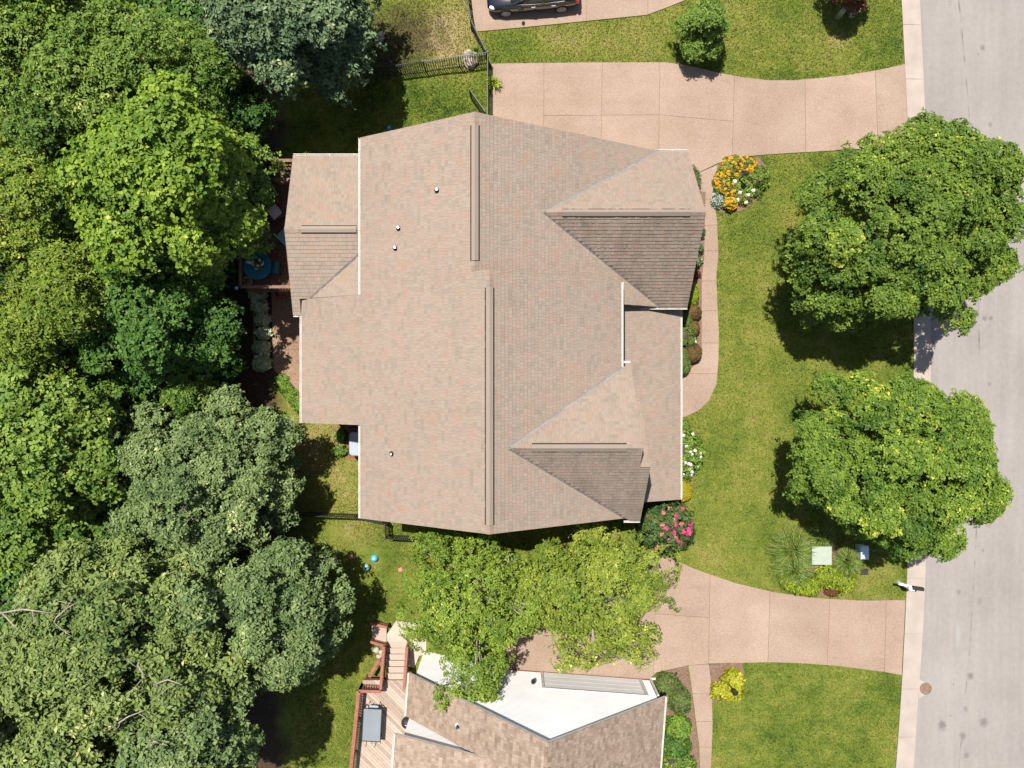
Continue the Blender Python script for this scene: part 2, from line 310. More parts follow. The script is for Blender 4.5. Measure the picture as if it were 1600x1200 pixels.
# ------------------------------------------------------------------ object helpers
C = S.collection
def tag(o, label=None, cat=None, group=None, kind=None):
    if label: o['label'] = label
    if cat: o['category'] = cat
    if group: o['group'] = group
    if kind: o['kind'] = kind
    return o
def thing(name, label, cat, loc, group=None):
    o = bpy.data.objects.new(name, None); C.objects.link(o); o.location = loc; o.empty_display_size = 0.2
    return tag(o, label, cat, group)
def rootloc(o):
    while o.parent: o = o.parent
    return Vector(o.location)
class MB:
    def __init__(s): s.v = []; s.f = []; s.mi = []
    def face(s, pts, mi=0):
        b = len(s.v); s.v += [tuple(p) for p in pts]; s.f.append(tuple(range(b, b+len(pts)))); s.mi.append(mi)
    def hexa(s, p, mi=0):         # 8 corners: bottom 4 ccw, top 4 ccw
        b = len(s.v); s.v += [tuple(q) for q in p]
        for f in ((3, 2, 1, 0), (4, 5, 6, 7), (0, 1, 5, 4), (1, 2, 6, 5), (2, 3, 7, 6), (3, 0, 4, 7)):
            s.f.append(tuple(b+i for i in f)); s.mi.append(mi)
    def box(s, c, size, rz=0.0, mi=0):
        ca, sa = math.cos(rz), math.sin(rz); hx, hy, hz = size[0]/2, size[1]/2, size[2]/2
        pts = []
        for z in (-hz, hz):
            for x, y in ((-hx, -hy), (hx, -hy), (hx, hy), (-hx, hy)):
                pts.append((c[0]+x*ca-y*sa, c[1]+x*sa+y*ca, c[2]+z))
        s.hexa(pts, mi)
    def bar(s, a, b, w, h, mi=0):  # bar from a to b, width w (horizontal) height h
        a = Vector(a); b = Vector(b); d = (b-a)
        side = Vector((-d.y, d.x, 0))
        side = side.normalized() if side.length > 1e-6 else Vector((1, 0, 0))
        up = d.cross(side).normalized(); up = -up if up.z < 0 else up
        if abs(d.normalized().z) > 0.99: up = Vector((0, 1, 0)); side = Vector((1, 0, 0))
        sx = side*w/2; uy = up*h/2
        s.hexa([a-sx-uy, a+sx-uy, b+sx-uy, b-sx-uy, a-sx+uy, a+sx+uy, b+sx+uy, b-sx+uy], mi)
    def prism(s, pts, z0, z1, mi=0, mside=None):
        n = len(pts)
        ar = sum(pts[i][0]*pts[(i+1) % n][1]-pts[(i+1) % n][0]*pts[i][1] for i in range(n))
        if ar < 0: pts = pts[::-1]
        b = len(s.v); zz0 = z0 if callable(z0) else (lambda x, y: z0); zz1 = z1 if callable(z1) else (lambda x, y: z1)
        s.v += [(x, y, zz0(x, y)) for x, y in pts]+[(x, y, zz1(x, y)) for x, y in pts]
        s.f.append(tuple(b+i for i in range(n))[::-1]); s.mi.append(mi)
        s.f.append(tuple(b+n+i for i in range(n))); s.mi.append(mi)
        for i in range(n):
            j = (i+1) % n; s.f.append((b+i, b+j, b+n+j, b+n+i)); s.mi.append(mi if mside is None else mside)
    def extr(s, prof, axis, a, b, mi=0):   # profile polygon in the (other, z) plane, extruded along axis x or y
        n = len(prof); k = len(s.v)
        for q in (a, b):
            for p in prof: s.v.append((q, p[0], p[1]) if axis == 'x' else (p[0], q, p[1]))
        s.f.append(tuple(range(k, k+n))); s.f.append(tuple(range(k+n, k+2*n))[::-1]); s.mi += [mi, mi]
        for i in range(n):
            j = (i+1) % n; s.f.append((k+i, k+n+i, k+n+j, k+j)); s.mi.append(mi)
    def tube(s, pts, rad, n=7, mi=0, cap=True):
        pts = [Vector(p) for p in pts]; k = len(s.v)
        if not isinstance(rad, (list, tuple)): rad = [rad]*len(pts)
        for i, p in enumerate(pts):
            d = (pts[min(i+1, len(pts)-1)]-pts[max(i-1, 0)]).normalized()
            a = d.cross(Vector((0.31, 0.17, 0.93)) if abs(d.z) < 0.9 else Vector((1, 0.1, 0))).normalized(); b = d.cross(a)
            for j in range(n):
                t_ = 2*math.pi*j/n; s.v.append(tuple(p+(a*math.cos(t_)+b*math.sin(t_))*rad[i]))
        for i in range(len(pts)-1):
            for j in range(n):
                j2 = (j+1) % n; s.f.append((k+i*n+j, k+i*n+j2, k+(i+1)*n+j2, k+(i+1)*n+j)); s.mi.append(mi)
        if cap:
            s.f.append(tuple(range(k, k+n))[::-1]); s.f.append(tuple(range(k+(len(pts)-1)*n, k+len(pts)*n))); s.mi += [mi, mi]
    def lathe(s, c, prof, n=16, mi=0, axis='z', rz=0.0):
        k = len(s.v); ca, sa = math.cos(rz), math.sin(rz)
        for r, h in prof:
            for j in range(n):
                t_ = 2*math.pi*j/n
                if axis == 'z': s.v.append((c[0]+r*math.cos(t_), c[1]+r*math.sin(t_), c[2]+h))
                else:           # axis along local y, turned by rz
                    x, y, z = r*math.cos(t_), h, r*math.sin(t_); s.v.append((c[0]+x*ca-y*sa, c[1]+x*sa+y*ca, c[2]+z))
        for i in range(len(prof)-1):
            for j in range(n):
                j2 = (j+1) % n; s.f.append((k+i*n+j, k+i*n+j2, k+(i+1)*n+j2, k+(i+1)*n+j)); s.mi.append(mi)
        s.f.append(tuple(range(k, k+n))[::-1]); e = k+(len(prof)-1)*n; s.f.append(tuple(range(e, e+n))); s.mi += [mi, mi]
    def ball(s, c, r, nu=16, nv=10, wob=0.0, mi=0):
        r = (r, r, r) if not isinstance(r, (tuple, list)) else r; k = len(s.v); ph = [random.uniform(0, 6) for _ in range(3)]
        for i in range(nv+1):
            a = math.pi*i/nv
            for j in range(nu):
                b = 2*math.pi*j/nu; w = 1+wob*(math.sin(3*b+ph[0])*math.sin(2*a+ph[1])+0.7*math.sin(5*b+ph[2]+3*a)*math.sin(a))
                s.v.append((c[0]+r[0]*w*math.sin(a)*math.cos(b), c[1]+r[1]*w*math.sin(a)*math.sin(b), c[2]+r[2]*w*math.cos(a)))
        for i in range(nv):
            for j in range(nu):
                j2 = (j+1) % nu; s.f.append((k+i*nu+j, k+(i+1)*nu+j, k+(i+1)*nu+j2, k+i*nu+j2)); s.mi.append(mi)
    def build(s, name, mats, parent=None, smooth=False, loc=None):
        off = rootloc(parent) if parent else (Vector(loc) if loc is not None else Vector((0, 0, 0)))
        me = bpy.data.meshes.new(name)
        me.from_pydata([(x-off.x, y-off.y, z-off.z) for x, y, z in s.v], [], s.f)
        mats = mats if isinstance(mats, (list, tuple)) else [mats]
        for m_ in mats: me.materials.append(M[m_] if isinstance(m_, str) else m_)
        if len(mats) > 1: me.polygons.foreach_set('material_index', s.mi)
        if smooth: me.polygons.foreach_set('use_smooth', [True]*len(s.f))
        me.update()
        o = bpy.data.objects.new(name, me); C.objects.link(o)
        if parent: o.parent = parent
        else: o.location = off
        return o
def struct(o, **kw): o['kind'] = 'structure'; return o
def shared(name, me, parent, loc, rz=0.0, scale=None):
    o = bpy.data.objects.new(name, me); C.objects.link(o); o.parent = parent
    o.location = Vector(loc)-rootloc(parent); o.rotation_euler = (0, 0, rz)
    if scale: o.scale = scale
    return o

def clip_half(pl, a, b, c):        # keep a*x+b*y <= c
    out = []
    n = len(pl)
    for i in range(n):
        p, q = pl[i], pl[(i+1) % n]; dp = a*p[0]+b*p[1]-c; dq = a*q[0]+b*q[1]-c
        if dp <= 0: out.append(p)
        if (dp < 0 < dq) or (dq < 0 < dp):
            t_ = dp/(dp-dq); out.append((p[0]+(q[0]-p[0])*t_, p[1]+(q[1]-p[1])*t_))
    return out
def area(pl): return abs(sum(pl[i][0]*pl[(i+1) % len(pl)][1]-pl[(i+1) % len(pl)][0]*pl[i][1] for i in range(len(pl))))/2
def split(polys, p, q, gap=0.02, cond=None):
    out = []; d = Vector((q[0]-p[0], q[1]-p[1])).normalized(); a, b = -d.y, d.x; c = a*p[0]+b*p[1]
    for pl in polys:
        cx = sum(x for x, y in pl)/len(pl); cy = sum(y for x, y in pl)/len(pl)
        if cond and not cond(cx, cy): out.append(pl); continue
        for r in (clip_half(pl, a, b, c-gap/2), clip_half(pl, -a, -b, -c-gap/2)):
            if len(r) > 2 and area(r) > 0.01: out.append(r)
    return out
def in_poly(px, py, pl):
    inside = np.zeros(len(px), bool); n = len(pl)
    for i in range(n):
        x1, y1 = pl[i]; x2, y2 = pl[(i+1) % n]
        c_ = ((y1 > py) != (y2 > py)) & (px < (x2-x1)*(py-y1)/(y2-y1+1e-12)+x1); inside ^= c_
    return inside
EXCL = []

# ------------------------------------------------------------------ ground, road, kerb, paving
def axis_steps(lo, hi, st): return [-900, -300, -120, -60]+list(np.arange(lo, hi+.01, st))+[60, 120, 300, 900]
xs = axis_steps(-36, 36, 0.75); ys = axis_steps(-36, 36, 1.2)
X, Y = np.meshgrid(xs, ys); Z = H(X, Y); nx = len(xs)
b = MB(); b.v = [(float(x), float(y), float(z)) for x, y, z in zip(X.ravel(), Y.ravel(), Z.ravel())]
b.f = [(j*nx+i, j*nx+i+1, (j+1)*nx+i+1, (j+1)*nx+i) for j in range(len(ys)-1) for i in range(nx-1)]; b.mi = [0]*len(b.f)
struct(b.build('ground', 'lawn', smooth=True))

def lerp_tab(tab, v):
    for (v0, u0), (v1, u1) in zip(tab, tab[1:]):
        if v <= v1 or (v1, u1) == tab[-1]: return u0+(u1-u0)*(v-v0)/(v1-v0)
KL = [(-60, 1404), (0, 1408), (100, 1413), (200, 1418), (330, 1423), (450, 1427), (570, 1427), (700, 1424), (880, 1417), (940, 1415), (1040, 1410), (1120, 1405), (1200, 1399), (1260, 1393)]
KR = [(-60, 1433), (0, 1437), (150, 1444), (220, 1447), (330, 1451), (480, 1454), (600, 1454), (760, 1450), (890, 1446), (1000, 1441), (1110, 1433), (1200, 1427), (1260, 1421)]
vs = list(range(-60, 1261, 30))
road = poly([(lerp_tab(KR, v)-2, v) for v in vs])+[(34, -21), (34, 21)]
b = MB(); b.prism([(x, y) for x, y in road], -0.3, 0.012); struct(b.build('road', 'asphalt')); EXCL.append(road)
kerbp = poly([(lerp_tab(KL, v), v) for v in vs]+[(lerp_tab(KR, v), v) for v in vs[::-1]]); EXCL.append(kerbp)
b = MB(); b.prism(kerbp, -0.3, 0.022); kerb = struct(b.build('kerb', 'kerbj'))
jv = [-60, 39, 124, 215, 306, 397, 488, 578, 660, 742, 823, 904, 990, 1076, 1151, 1260]
for v0, v1 in zip(jv, jv[1:]):
    vv = [v0+.25]+[v for v in vs if v0+4 < v < v1-4]+[v1-.25]
    pl = poly([(lerp_tab(KL, v), v) for v in vv]); pr = poly([(lerp_tab(KR, v), v) for v in vv])
    b = MB()
    for i in range(len(vv)-1):      # gently dished gutter section
        prof = [(0, 0.065), (0.35, 0.06), (0.7, 0.034), (1.0, 0.026)]
        def pt(k, q, z): return (pl[k][0]+(pr[k][0]-pl[k][0])*q, pl[k][1]+(pr[k][1]-pl[k][1])*q, z)
        for (q0, z0), (q1, z1) in zip(prof, prof[1:]): b.face([pt(i+1, q0, z0), pt(i+1, q1, z1), pt(i, q1, z1), pt(i, q0, z0)])
        b.face([pt(i, 0, .0), pt(i+1, 0, .0), pt(i+1, 0, .065), pt(i, 0, .065)])
    b.build('kerb_slab', 'kerb', kerb)

def paving(name, outline, cuts, mat='drive', z=0.055, zb=-0.3, gap=0.02, joint='joint', slabname='slab', flat=True):
    pl = poly(outline); EXCL.append(pl)
    b = MB(); b.prism(pl, zb, z-0.012); base = struct(b.build(name, joint))
    ps = [pl]
    for cut in cuts:
        (u0, v0), (u1, v1) = cut[0], cut[1]; cond = None
        if len(cut) > 2:
            ua, ub = cut[2]; xa, xb = (ua-800)/31.0, (ub-800)/31.0; cond = (lambda cx, cy, xa=xa, xb=xb: xa < cx < xb)
        p = G(u0, v0); q = G(u1, v1); ps = split(ps, p, q, gap, cond)
    for s_ in ps:
        b = MB(); b.prism(s_, z-0.03, z+random.uniform(-.002, .002)); b.build(slabname, mat, base)
    return base
paving('driveway_north', [(768, 100), (850, 99), (940, 98), (1040, 98), (1075, 103), (1125, 115), (1165, 122), (1200, 126), (1240, 126), (1285, 122), (1330, 117), (1372, 110), (1413, 101), (1419, 225), (1375, 231), (1330, 234), (1260, 238), (1195, 242), (1150, 246), (1120, 256), (1050, 290), (768, 290)],
       [((850, 90), (849, 300)), ((941, 90), (938, 300)), ((1031, 90), (1028, 300)), ((1148, 90), (1142, 300)), ((1257, 90), (1259, 300)), ((1366, 90), (1374, 300)),
        ((850, 181), (1030, 180), (850, 1029)), ((1030, 180), (1143, 190), (1031, 1142))])
paving('front_walk', [(1060, 284), (1121, 258), (1116, 285), (1116, 320), (1120, 345), (1122, 400), (1119, 430), (1120, 470), (1123, 520), (1122, 565), (1119, 600), (1108, 625), (1092, 641), (1068, 652), (1040, 652), (1040, 290)],
       [((1040, 312), (1130, 311)), ((1040, 353), (1130, 352)), ((1040, 393), (1130, 392)), ((1040, 440), (1130, 439)), ((1040, 487), (1130, 485)), ((1040, 535), (1130, 536)), ((1040, 583), (1130, 584))], z=0.05)
paving('driveway_south', [(1048, 872), (1075, 884), (1100, 894), (1150, 911), (1205, 924), (1250, 931), (1290, 935), (1350, 938), (1414, 937), (1408, 1054), (1380, 1049), (1310, 1040), (1260, 1036), (1205, 1034), (1110, 1036), (1075, 1039), (1025, 1050), (1015, 1060), (800, 1060), (790, 1010), (820, 930), (960, 880), (1010, 868)],
       [((1110, 860), (1106, 1060)), ((1204, 860), (1199, 1060)), ((1299, 860), (1291, 1060)), ((1386, 860), (1381, 1060)), ((1025, 860), (1021, 1060)), ((925, 860), (925, 1060)),
        ((1022, 958), (1110, 965), (1022, 1110))])
paving('neighbour_front_walk', [(1075, 1039.5), (1107, 1037), (1110, 1060), (1112, 1090), (1113, 1130), (1112, 1165), (1109, 1220), (1094, 1220), (1092, 1165), (1085, 1110), (1080, 1070)],
       [((1060, 1083), (1130, 1084)), ((1060, 1126), (1130, 1127)), ((1060, 1166), (1130, 1167))], z=0.05)
paving('driveway_far_north', [(736, -60), (737, 20), (745, 50), (800, 45), (860, 39), (930, 32), (1010, 24), (1040, 13), (1070, 1), (1120, -60)],
       [((818, -60), (819, 60)), ((914, -60), (917, 60)), ((1012, -60), (1012, 60))])

# ------------------------------------------------------------------ leaves
def leaf_mesh(name, cen, nrm, size, rnd, tint, mat, parent=None, k=5, wid=0.62, cup=0.15, droop=0.25, loc=None, kind=None):
    """rosettes of k folded leaves round each centre"""
    off = np.array(rootloc(parent) if parent else loc, float)
    n = len(cen); cen = np.asarray(cen, float)-off; nrm = np.asarray(nrm, float)
    nrm /= np.linalg.norm(nrm, axis=1, keepdims=True)+1e-9
    a = np.cross(nrm, rng.normal(size=(n, 3))); a /= np.linalg.norm(a, axis=1, keepdims=True)+1e-9; bb = np.cross(nrm, a)
    V = np.empty((n, k, 4, 3)); 
    ph0 = rng.uniform(0, 6.28, n)
    for j in range(k):
        th = ph0+6.2832*j/k+rng.normal(0, 0.35, n); el = rng.normal(-droop*0.2, droop, n)
        d = (a*np.cos(th)[:, None]+bb*np.sin(th)[:, None])*np.cos(el)[:, None]+nrm*np.sin(el)[:, None]
        sd = np.cross(nrm, d); sd /= np.linalg.norm(sd, axis=1, keepdims=True)+1e-9
        L = (size*rng.uniform(0.7, 1.25, n))[:, None]; roll = rng.normal(0, 0.35, n)[:, None]
        base = cen+d*L*0.08; w = sd*L*wid*0.5
        V[:, j, 0] = base; V[:, j, 2] = base+d*L-nrm*L*cup*0.6
        V[:, j, 1] = base+d*L*0.5+w+nrm*L*(cup+roll*0.3); V[:, j, 3] = base+d*L*0.5-w+nrm*L*(cup-roll*0.3)
    nl = n*k; V = V.reshape(-1, 3)
    q = (np.arange(nl)*4)[:, None]; T = np.concatenate([q+np.array([0, 3, 2]), q+np.array([0, 2, 1])], 1).reshape(-1, 3)
    me = bpy.data.meshes.new(name)
    me.vertices.add(len(V)); me.vertices.foreach_set('co', V.astype(np.float32).ravel())
    me.loops.add(len(T)*3); me.loops.foreach_set('vertex_index', T.astype(np.int32).ravel())
    me.polygons.add(len(T)); me.polygons.foreach_set('loop_start', (np.arange(len(T))*3).astype(np.int32))
    rr = np.clip(np.repeat(rnd, k)+rng.normal(0, 0.16, nl), 0, 1)
    for nm, arr in (('rnd', rr), ('tint', np.repeat(tint, k))):
        at = me.attributes.new(nm, 'FLOAT', 'FACE'); at.data.foreach_set('value', np.repeat(arr, 2).astype(np.float32))
    me.materials.append(LM[mat] if isinstance(mat, str) else mat); me.update(); me.validate()
    o = bpy.data.objects.new(name, me); C.objects.link(o)
    if parent: o.parent = parent
    else: o.location = tuple(off)
    if kind: o['kind'] = kind
    return o

def unit(n, zmin=-0.4):
    v = rng.normal(size=(n*3, 3)); v /= np.linalg.norm(v, axis=1, keepdims=True); v = v[v[:, 2] > zmin][:n]
    while len(v) < n: v = np.concatenate([v, v])[:n]
    return v
DENS = 1.0
def tree(name, label, loc, c, r, mat, nclump=130, crad=0.85, ros=36, cs=1.0, leaf=0.17, k=5, wid=0.62, group=None, zmin=-0.35, rough=0.22, trunk=0.2, limbs=10, fill=0.35, up=0.55,
         barkm='bark', lobes=None, bare=None, flat=0.45, holes=0.0, cat='tree', tintr=1.0, bough=1.5, elong=1.3):
    """c crown centre, r radii; lobes = extra (centre, radii, share)"""
    loc = Vector(loc); T = thing(name, label, cat, loc, group)
    crad *= cs; nclump = int(nclump/cs**1.6); ros = int(ros*cs**1.75)
    parts = [(c, r, 1.0)]+(lobes or []); CC = []; OUT = []
    ph = rng.uniform(0, 6.28, 6)
    BT = []
    for cc, rr, sh in parts:
        n = int(nclump*sh); cc = np.array(cc); rr = np.array(rr)
        bo = min(bough, 0.62*min(rr[0], rr[1])); nb = max(4, int(2.3*rr[0]*rr[1]/bo**2))
        cand = unit(nb*14, zmin); bd = [np.array([0.05, 0.05, 0.99])]          # boughs spread evenly, then jittered
        for q in range(1, nb):
            cs_ = cand[rng.integers(0, len(cand), 14)]; dm = np.min(np.linalg.norm(cs_[:, None]-np.array(bd)[None], axis=2), axis=1); bd.append(cs_[np.argmax(dm)])
        bd = np.array(bd); az = np.arctan2(bd[:, 1], bd[:, 0]); el = bd[:, 2]
        w = 1+rough*(np.sin(3*az+ph[0]+2*el)+0.7*np.sin(5*az+ph[1]-3*el)+0.6*np.sin(8*az+ph[2]+4*el))*0.6
        br_ = bo*rng.uniform(0.65, 1.25, nb); lift_ = rng.uniform(0.66, 1.10, nb)
        bc = cc+bd*np.maximum(rr-br_[:, None]*0.5, rr*0.35)*(w*lift_)[:, None]
        ib = rng.choice(nb, n, p=br_**2/np.sum(br_**2)); d = unit(n, -0.25)+bd[ib]*0.35+np.array([0, 0, .15]); d /= np.linalg.norm(d, axis=1, keepdims=True)
        f = rng.uniform(0.55, 1.12, n)
        p_ = bc[ib]+d*(br_[ib]*f)[:, None]*np.array([1, 1, 0.8]); inn = rng.random(n) < fill*0.5
        p_[inn] = cc+(p_[inn]-cc)*0.72
        CC.append(p_); o_ = d*0.75+bd[ib]*0.35; OUT.append(o_/np.linalg.norm(o_, axis=1, keepdims=True)); BT.append(rng.normal(0, 0.16, nb)[ib])
    BT = np.concatenate(BT)
    CC = np.concatenate(CC); OUT = np.concatenate(OUT); n = len(CC)
    cr = crad*rng.uniform(0.65, 1.3, n); m = np.maximum(6, (ros*DENS*(cr/crad)**2).astype(int)); tot = m.sum(); idx = np.repeat(np.arange(n), m)
    # each clump is a tilted, uneven spray of rosettes
    ax = OUT*np.array([1, 1, 0.4])+np.array([0, 0, up]); ax /= np.linalg.norm(ax, axis=1, keepdims=True)
    oh = OUT+rng.normal(0, .45, (n, 3)); e1 = oh-ax*np.sum(oh*ax, axis=1, keepdims=True); e1 /= np.linalg.norm(e1, axis=1, keepdims=True)+1e-9; e2 = np.cross(ax, e1)
    e1 = e1*elong; e2 = e2/elong**0.7
    rr_ = np.sqrt(rng.random(tot))*cr[idx]; th = rng.uniform(0, 6.283, tot)
    lob = 1+0.35*np.sin(th*rng.integers(2, 5, n)[idx]+rng.uniform(0, 6, n)[idx]); rr_ = rr_*lob
    hgt = flat*cr[idx]*(1-(rr_/(cr[idx]*1.35))**2)+rng.normal(0, 0.13, tot)*cr[idx]
    pts = CC[idx]+e1[idx]*(rr_*np.cos(th))[:, None]+e2[idx]*(rr_*np.sin(th))[:, None]+ax[idx]*hgt[:, None]
    nr = ax[idx]*0.7+(pts-CC[idx])/cr[idx][:, None]*0.5+rng.normal(0, 0.36, (tot, 3))+np.array([-.12, .16, 0.55])
    gz = float(H(loc.x, loc.y)); keep = pts[:, 2] > gz+0.25; pts, nr, idx = pts[keep], nr[keep], idx[keep]; tot = len(pts)
    tint = np.clip(rng.normal(0.5, 0.14*tintr, n)+BT, 0, 1)[idx]; rnd = np.clip(rng.normal(0.45, 0.2, tot), 0, 1)
    leaf_mesh('crown', pts, nr, leaf*rng.uniform(0.75, 1.2, tot), rnd, tint, mat, T, k=k, wid=wid)
    b = MB(); top = Vector(c)+Vector((0, 0, r[2]*0.45)); base = loc
    mid = base.lerp(top, 0.5)+Vector((random.uniform(-.2, .2), random.uniform(-.2, .2), 0))
    tp = [base+Vector((0, 0, -0.15)), base.lerp(mid, 0.5), mid, mid.lerp(top, 0.55), top]
    b.tube([tp[0]], [trunk*1.35]) if False else None
    b.tube(tp, [trunk*1.45, trunk*1.0, trunk*0.85, trunk*0.55, trunk*0.15], 9); b.build('trunk', barkm, T, smooth=True)
    b = MB(); sel = rng.choice(n, min(limbs*2, n), replace=False)
    for q, i in enumerate(sel):
        e = Vector(CC[i]); s0 = tp[1].lerp(tp[3], random.uniform(0.2, 1.0)); mm = s0.lerp(e, 0.5)+Vector((random.uniform(-.3, .3), random.uniform(-.3, .3), random.uniform(-.1, .4)))
        r0 = trunk*random.uniform(0.25, 0.45); b.tube([s0, mm, s0.lerp(e, 0.8)+Vector((0, 0, .05)), e], [r0, r0*.7, r0*.45, r0*.15], 6)
        for _ in range(2):
            s1 = mm.lerp(e, random.uniform(0.1, 0.8)); e1_ = e+Vector((random.uniform(-1, 1), random.uniform(-1, 1), random.uniform(-.2, .5)))*crad*0.8
            b.tube([s1, s1.lerp(e1_, .5)+Vector((0, 0, .06)), e1_], [r0*.35, r0*.25, r0*.08], 5)
    for br in (bare or []):
        pts_ = [Vector(p) for p in br]; r0 = 0.045
        b.tube(pts_, [r0*(1-0.75*i/(len(pts_)-1)) for i in range(len(pts_))], 6)
        for i in range(1, len(pts_)):
            s1 = pts_[i-1].lerp(pts_[i], .6); e1_ = s1+Vector((random.uniform(-.9, .9), random.uniform(-.9, .9), random.uniform(.05, .5)))
            b.tube([s1, s1.lerp(e1_, .5)+Vector((random.uniform(-.15, .15), random.uniform(-.15, .15), .05)), e1_], [.018, .013, .006], 5)
    b.build('branches', 'palebark' if bare else barkm, T, smooth=True)
    return T

def shrub(name, label, loc, r, mat, n=500, leaf=0.07, k=4, group=None, cat='shrub', core=0.9, wid=0.6, shape='ball', wob=0.06, flowers=None, jitter=0.05, up=0.2, zc=None, T=None):
    """rounded bush: woody core, a shell of leaves, optional flower heads"""
    loc = Vector(loc); own = T is None
    T = T or thing(name, label, cat, loc, group)
    cz = loc.z+(r[2]*0.75 if zc is None else zc); c = np.array([loc.x, loc.y, cz])
    b = MB(); b.ball(c, [q*core for q in r], 18, 10, wob); b.build('stems', 'twig', T, smooth=True)
    d = unit(n, -0.65)
    if shape == 'box':
        d = np.sign(d)*np.abs(d)**0.55; d /= np.max(np.abs(d), axis=1, keepdims=True)**0.75*np.linalg.norm(d, axis=1, keepdims=True)**0.25
    az = np.arctan2(d[:, 1], d[:, 0]); ph = rng.uniform(0, 6, 3)
    w = 1+wob*(np.sin(3*az+ph[0]+4*d[:, 2])+np.sin(6*az+ph[1])*.7)+rng.normal(0, jitter, n)
    pts = c+d*np.array(r)*w[:, None]; gz = float(H(loc.x, loc.y)); k_ = pts[:, 2] > gz+0.03; pts = pts[k_]; d = d[k_]; m = len(pts)
    tn = 0.5+0.3*np.sin(pts[:, 0]*5+ph[0])*np.sin(pts[:, 1]*5+ph[1])+rng.normal(0, .12, m)
    leaf_mesh('foliage', pts, d+np.array([0, 0, up])+rng.normal(0, .4, (m, 3)), leaf*rng.uniform(.7, 1.25, m), np.clip(rng.normal(.5, .2, m), 0, 1), np.clip(tn, 0, 1), mat, T, k=k, wid=wid)
    for fm, nf, fs, hood in (flowers or []):
        d = unit(nf, 0.1); 
        if hood is not None: d = d+np.array(hood); d /= np.linalg.norm(d, axis=1, keepdims=True)
        for q in range(nf):                      # each flower head is a part of its own
            p = c+d[q]*np.array(r)*random.uniform(0.98, 1.1)
            h = unit(9, -0.2)*fs*0.55
            leaf_mesh('flower_head', p+h, h+np.array([0, 0, .05]), np.full(9, fs*0.75), rng.random(9), rng.random(9), fm, T, k=4, wid=0.9)
    return T

def blades(name, label, loc, rad, height, mat, n, group=None, width=0.02, cat='ornamental grass', droop=0.6, T=None, part='blades', flat_out=1.0):
    loc = Vector(loc); T = T or thing(name, label, cat, loc, group)
    az = rng.uniform(0, 6.283, n); R_ = rad*np.sqrt(rng.uniform(0.06, 1.0, n)); hh = height*rng.uniform(.6, 1.1, n)*(1-0.35*(R_/rad))
    seg = 5; V = np.empty((n, seg, 2, 3)); d = np.stack([np.cos(az), np.sin(az), 0*az], 1); sd = np.stack([-np.sin(az), np.cos(az), 0*az], 1)
    tw = rng.normal(0, .35, n)
    b0 = d*(R_*0.12)[:, None]
    for s_ in range(seg):
        q = s_/(seg-1); rr = R_*(q**1.25)*flat_out; zz = hh*(np.sin(q*math.pi*(0.5+0.5*droop*rng.uniform(.5, 1, n))))
        p = b0+d*rr[:, None]+sd*(tw*rr*q)[:, None]+np.stack([0*az, 0*az, zz], 1)
        w = (width*(1-0.85*q))*sd
        V[:, s_, 0] = p-w; V[:, s_, 1] = p+w
    V = V.reshape(-1, 3); F = []
    q = np.arange(n)*seg*2
    for s_ in range(seg-1): F.append(np.stack([q+s_*2, q+s_*2+1, q+s_*2+3, q+s_*2+2], 1))
    F = np.stack(F, 1).reshape(-1, 4)
    me = bpy.data.meshes.new(part); me.from_pydata(V.tolist(), [], F.tolist())
    r1 = np.repeat(rng.random(n), seg-1).astype(np.float32)
    for nm in ('rnd', 'tint'):
        at = me.attributes.new(nm, 'FLOAT', 'FACE'); at.data.foreach_set('value', r1)
    me.materials.append(LM[mat]); o = bpy.data.objects.new(part, me); C.objects.link(o); o.parent = T; o.location = loc-rootloc(T)
    return T

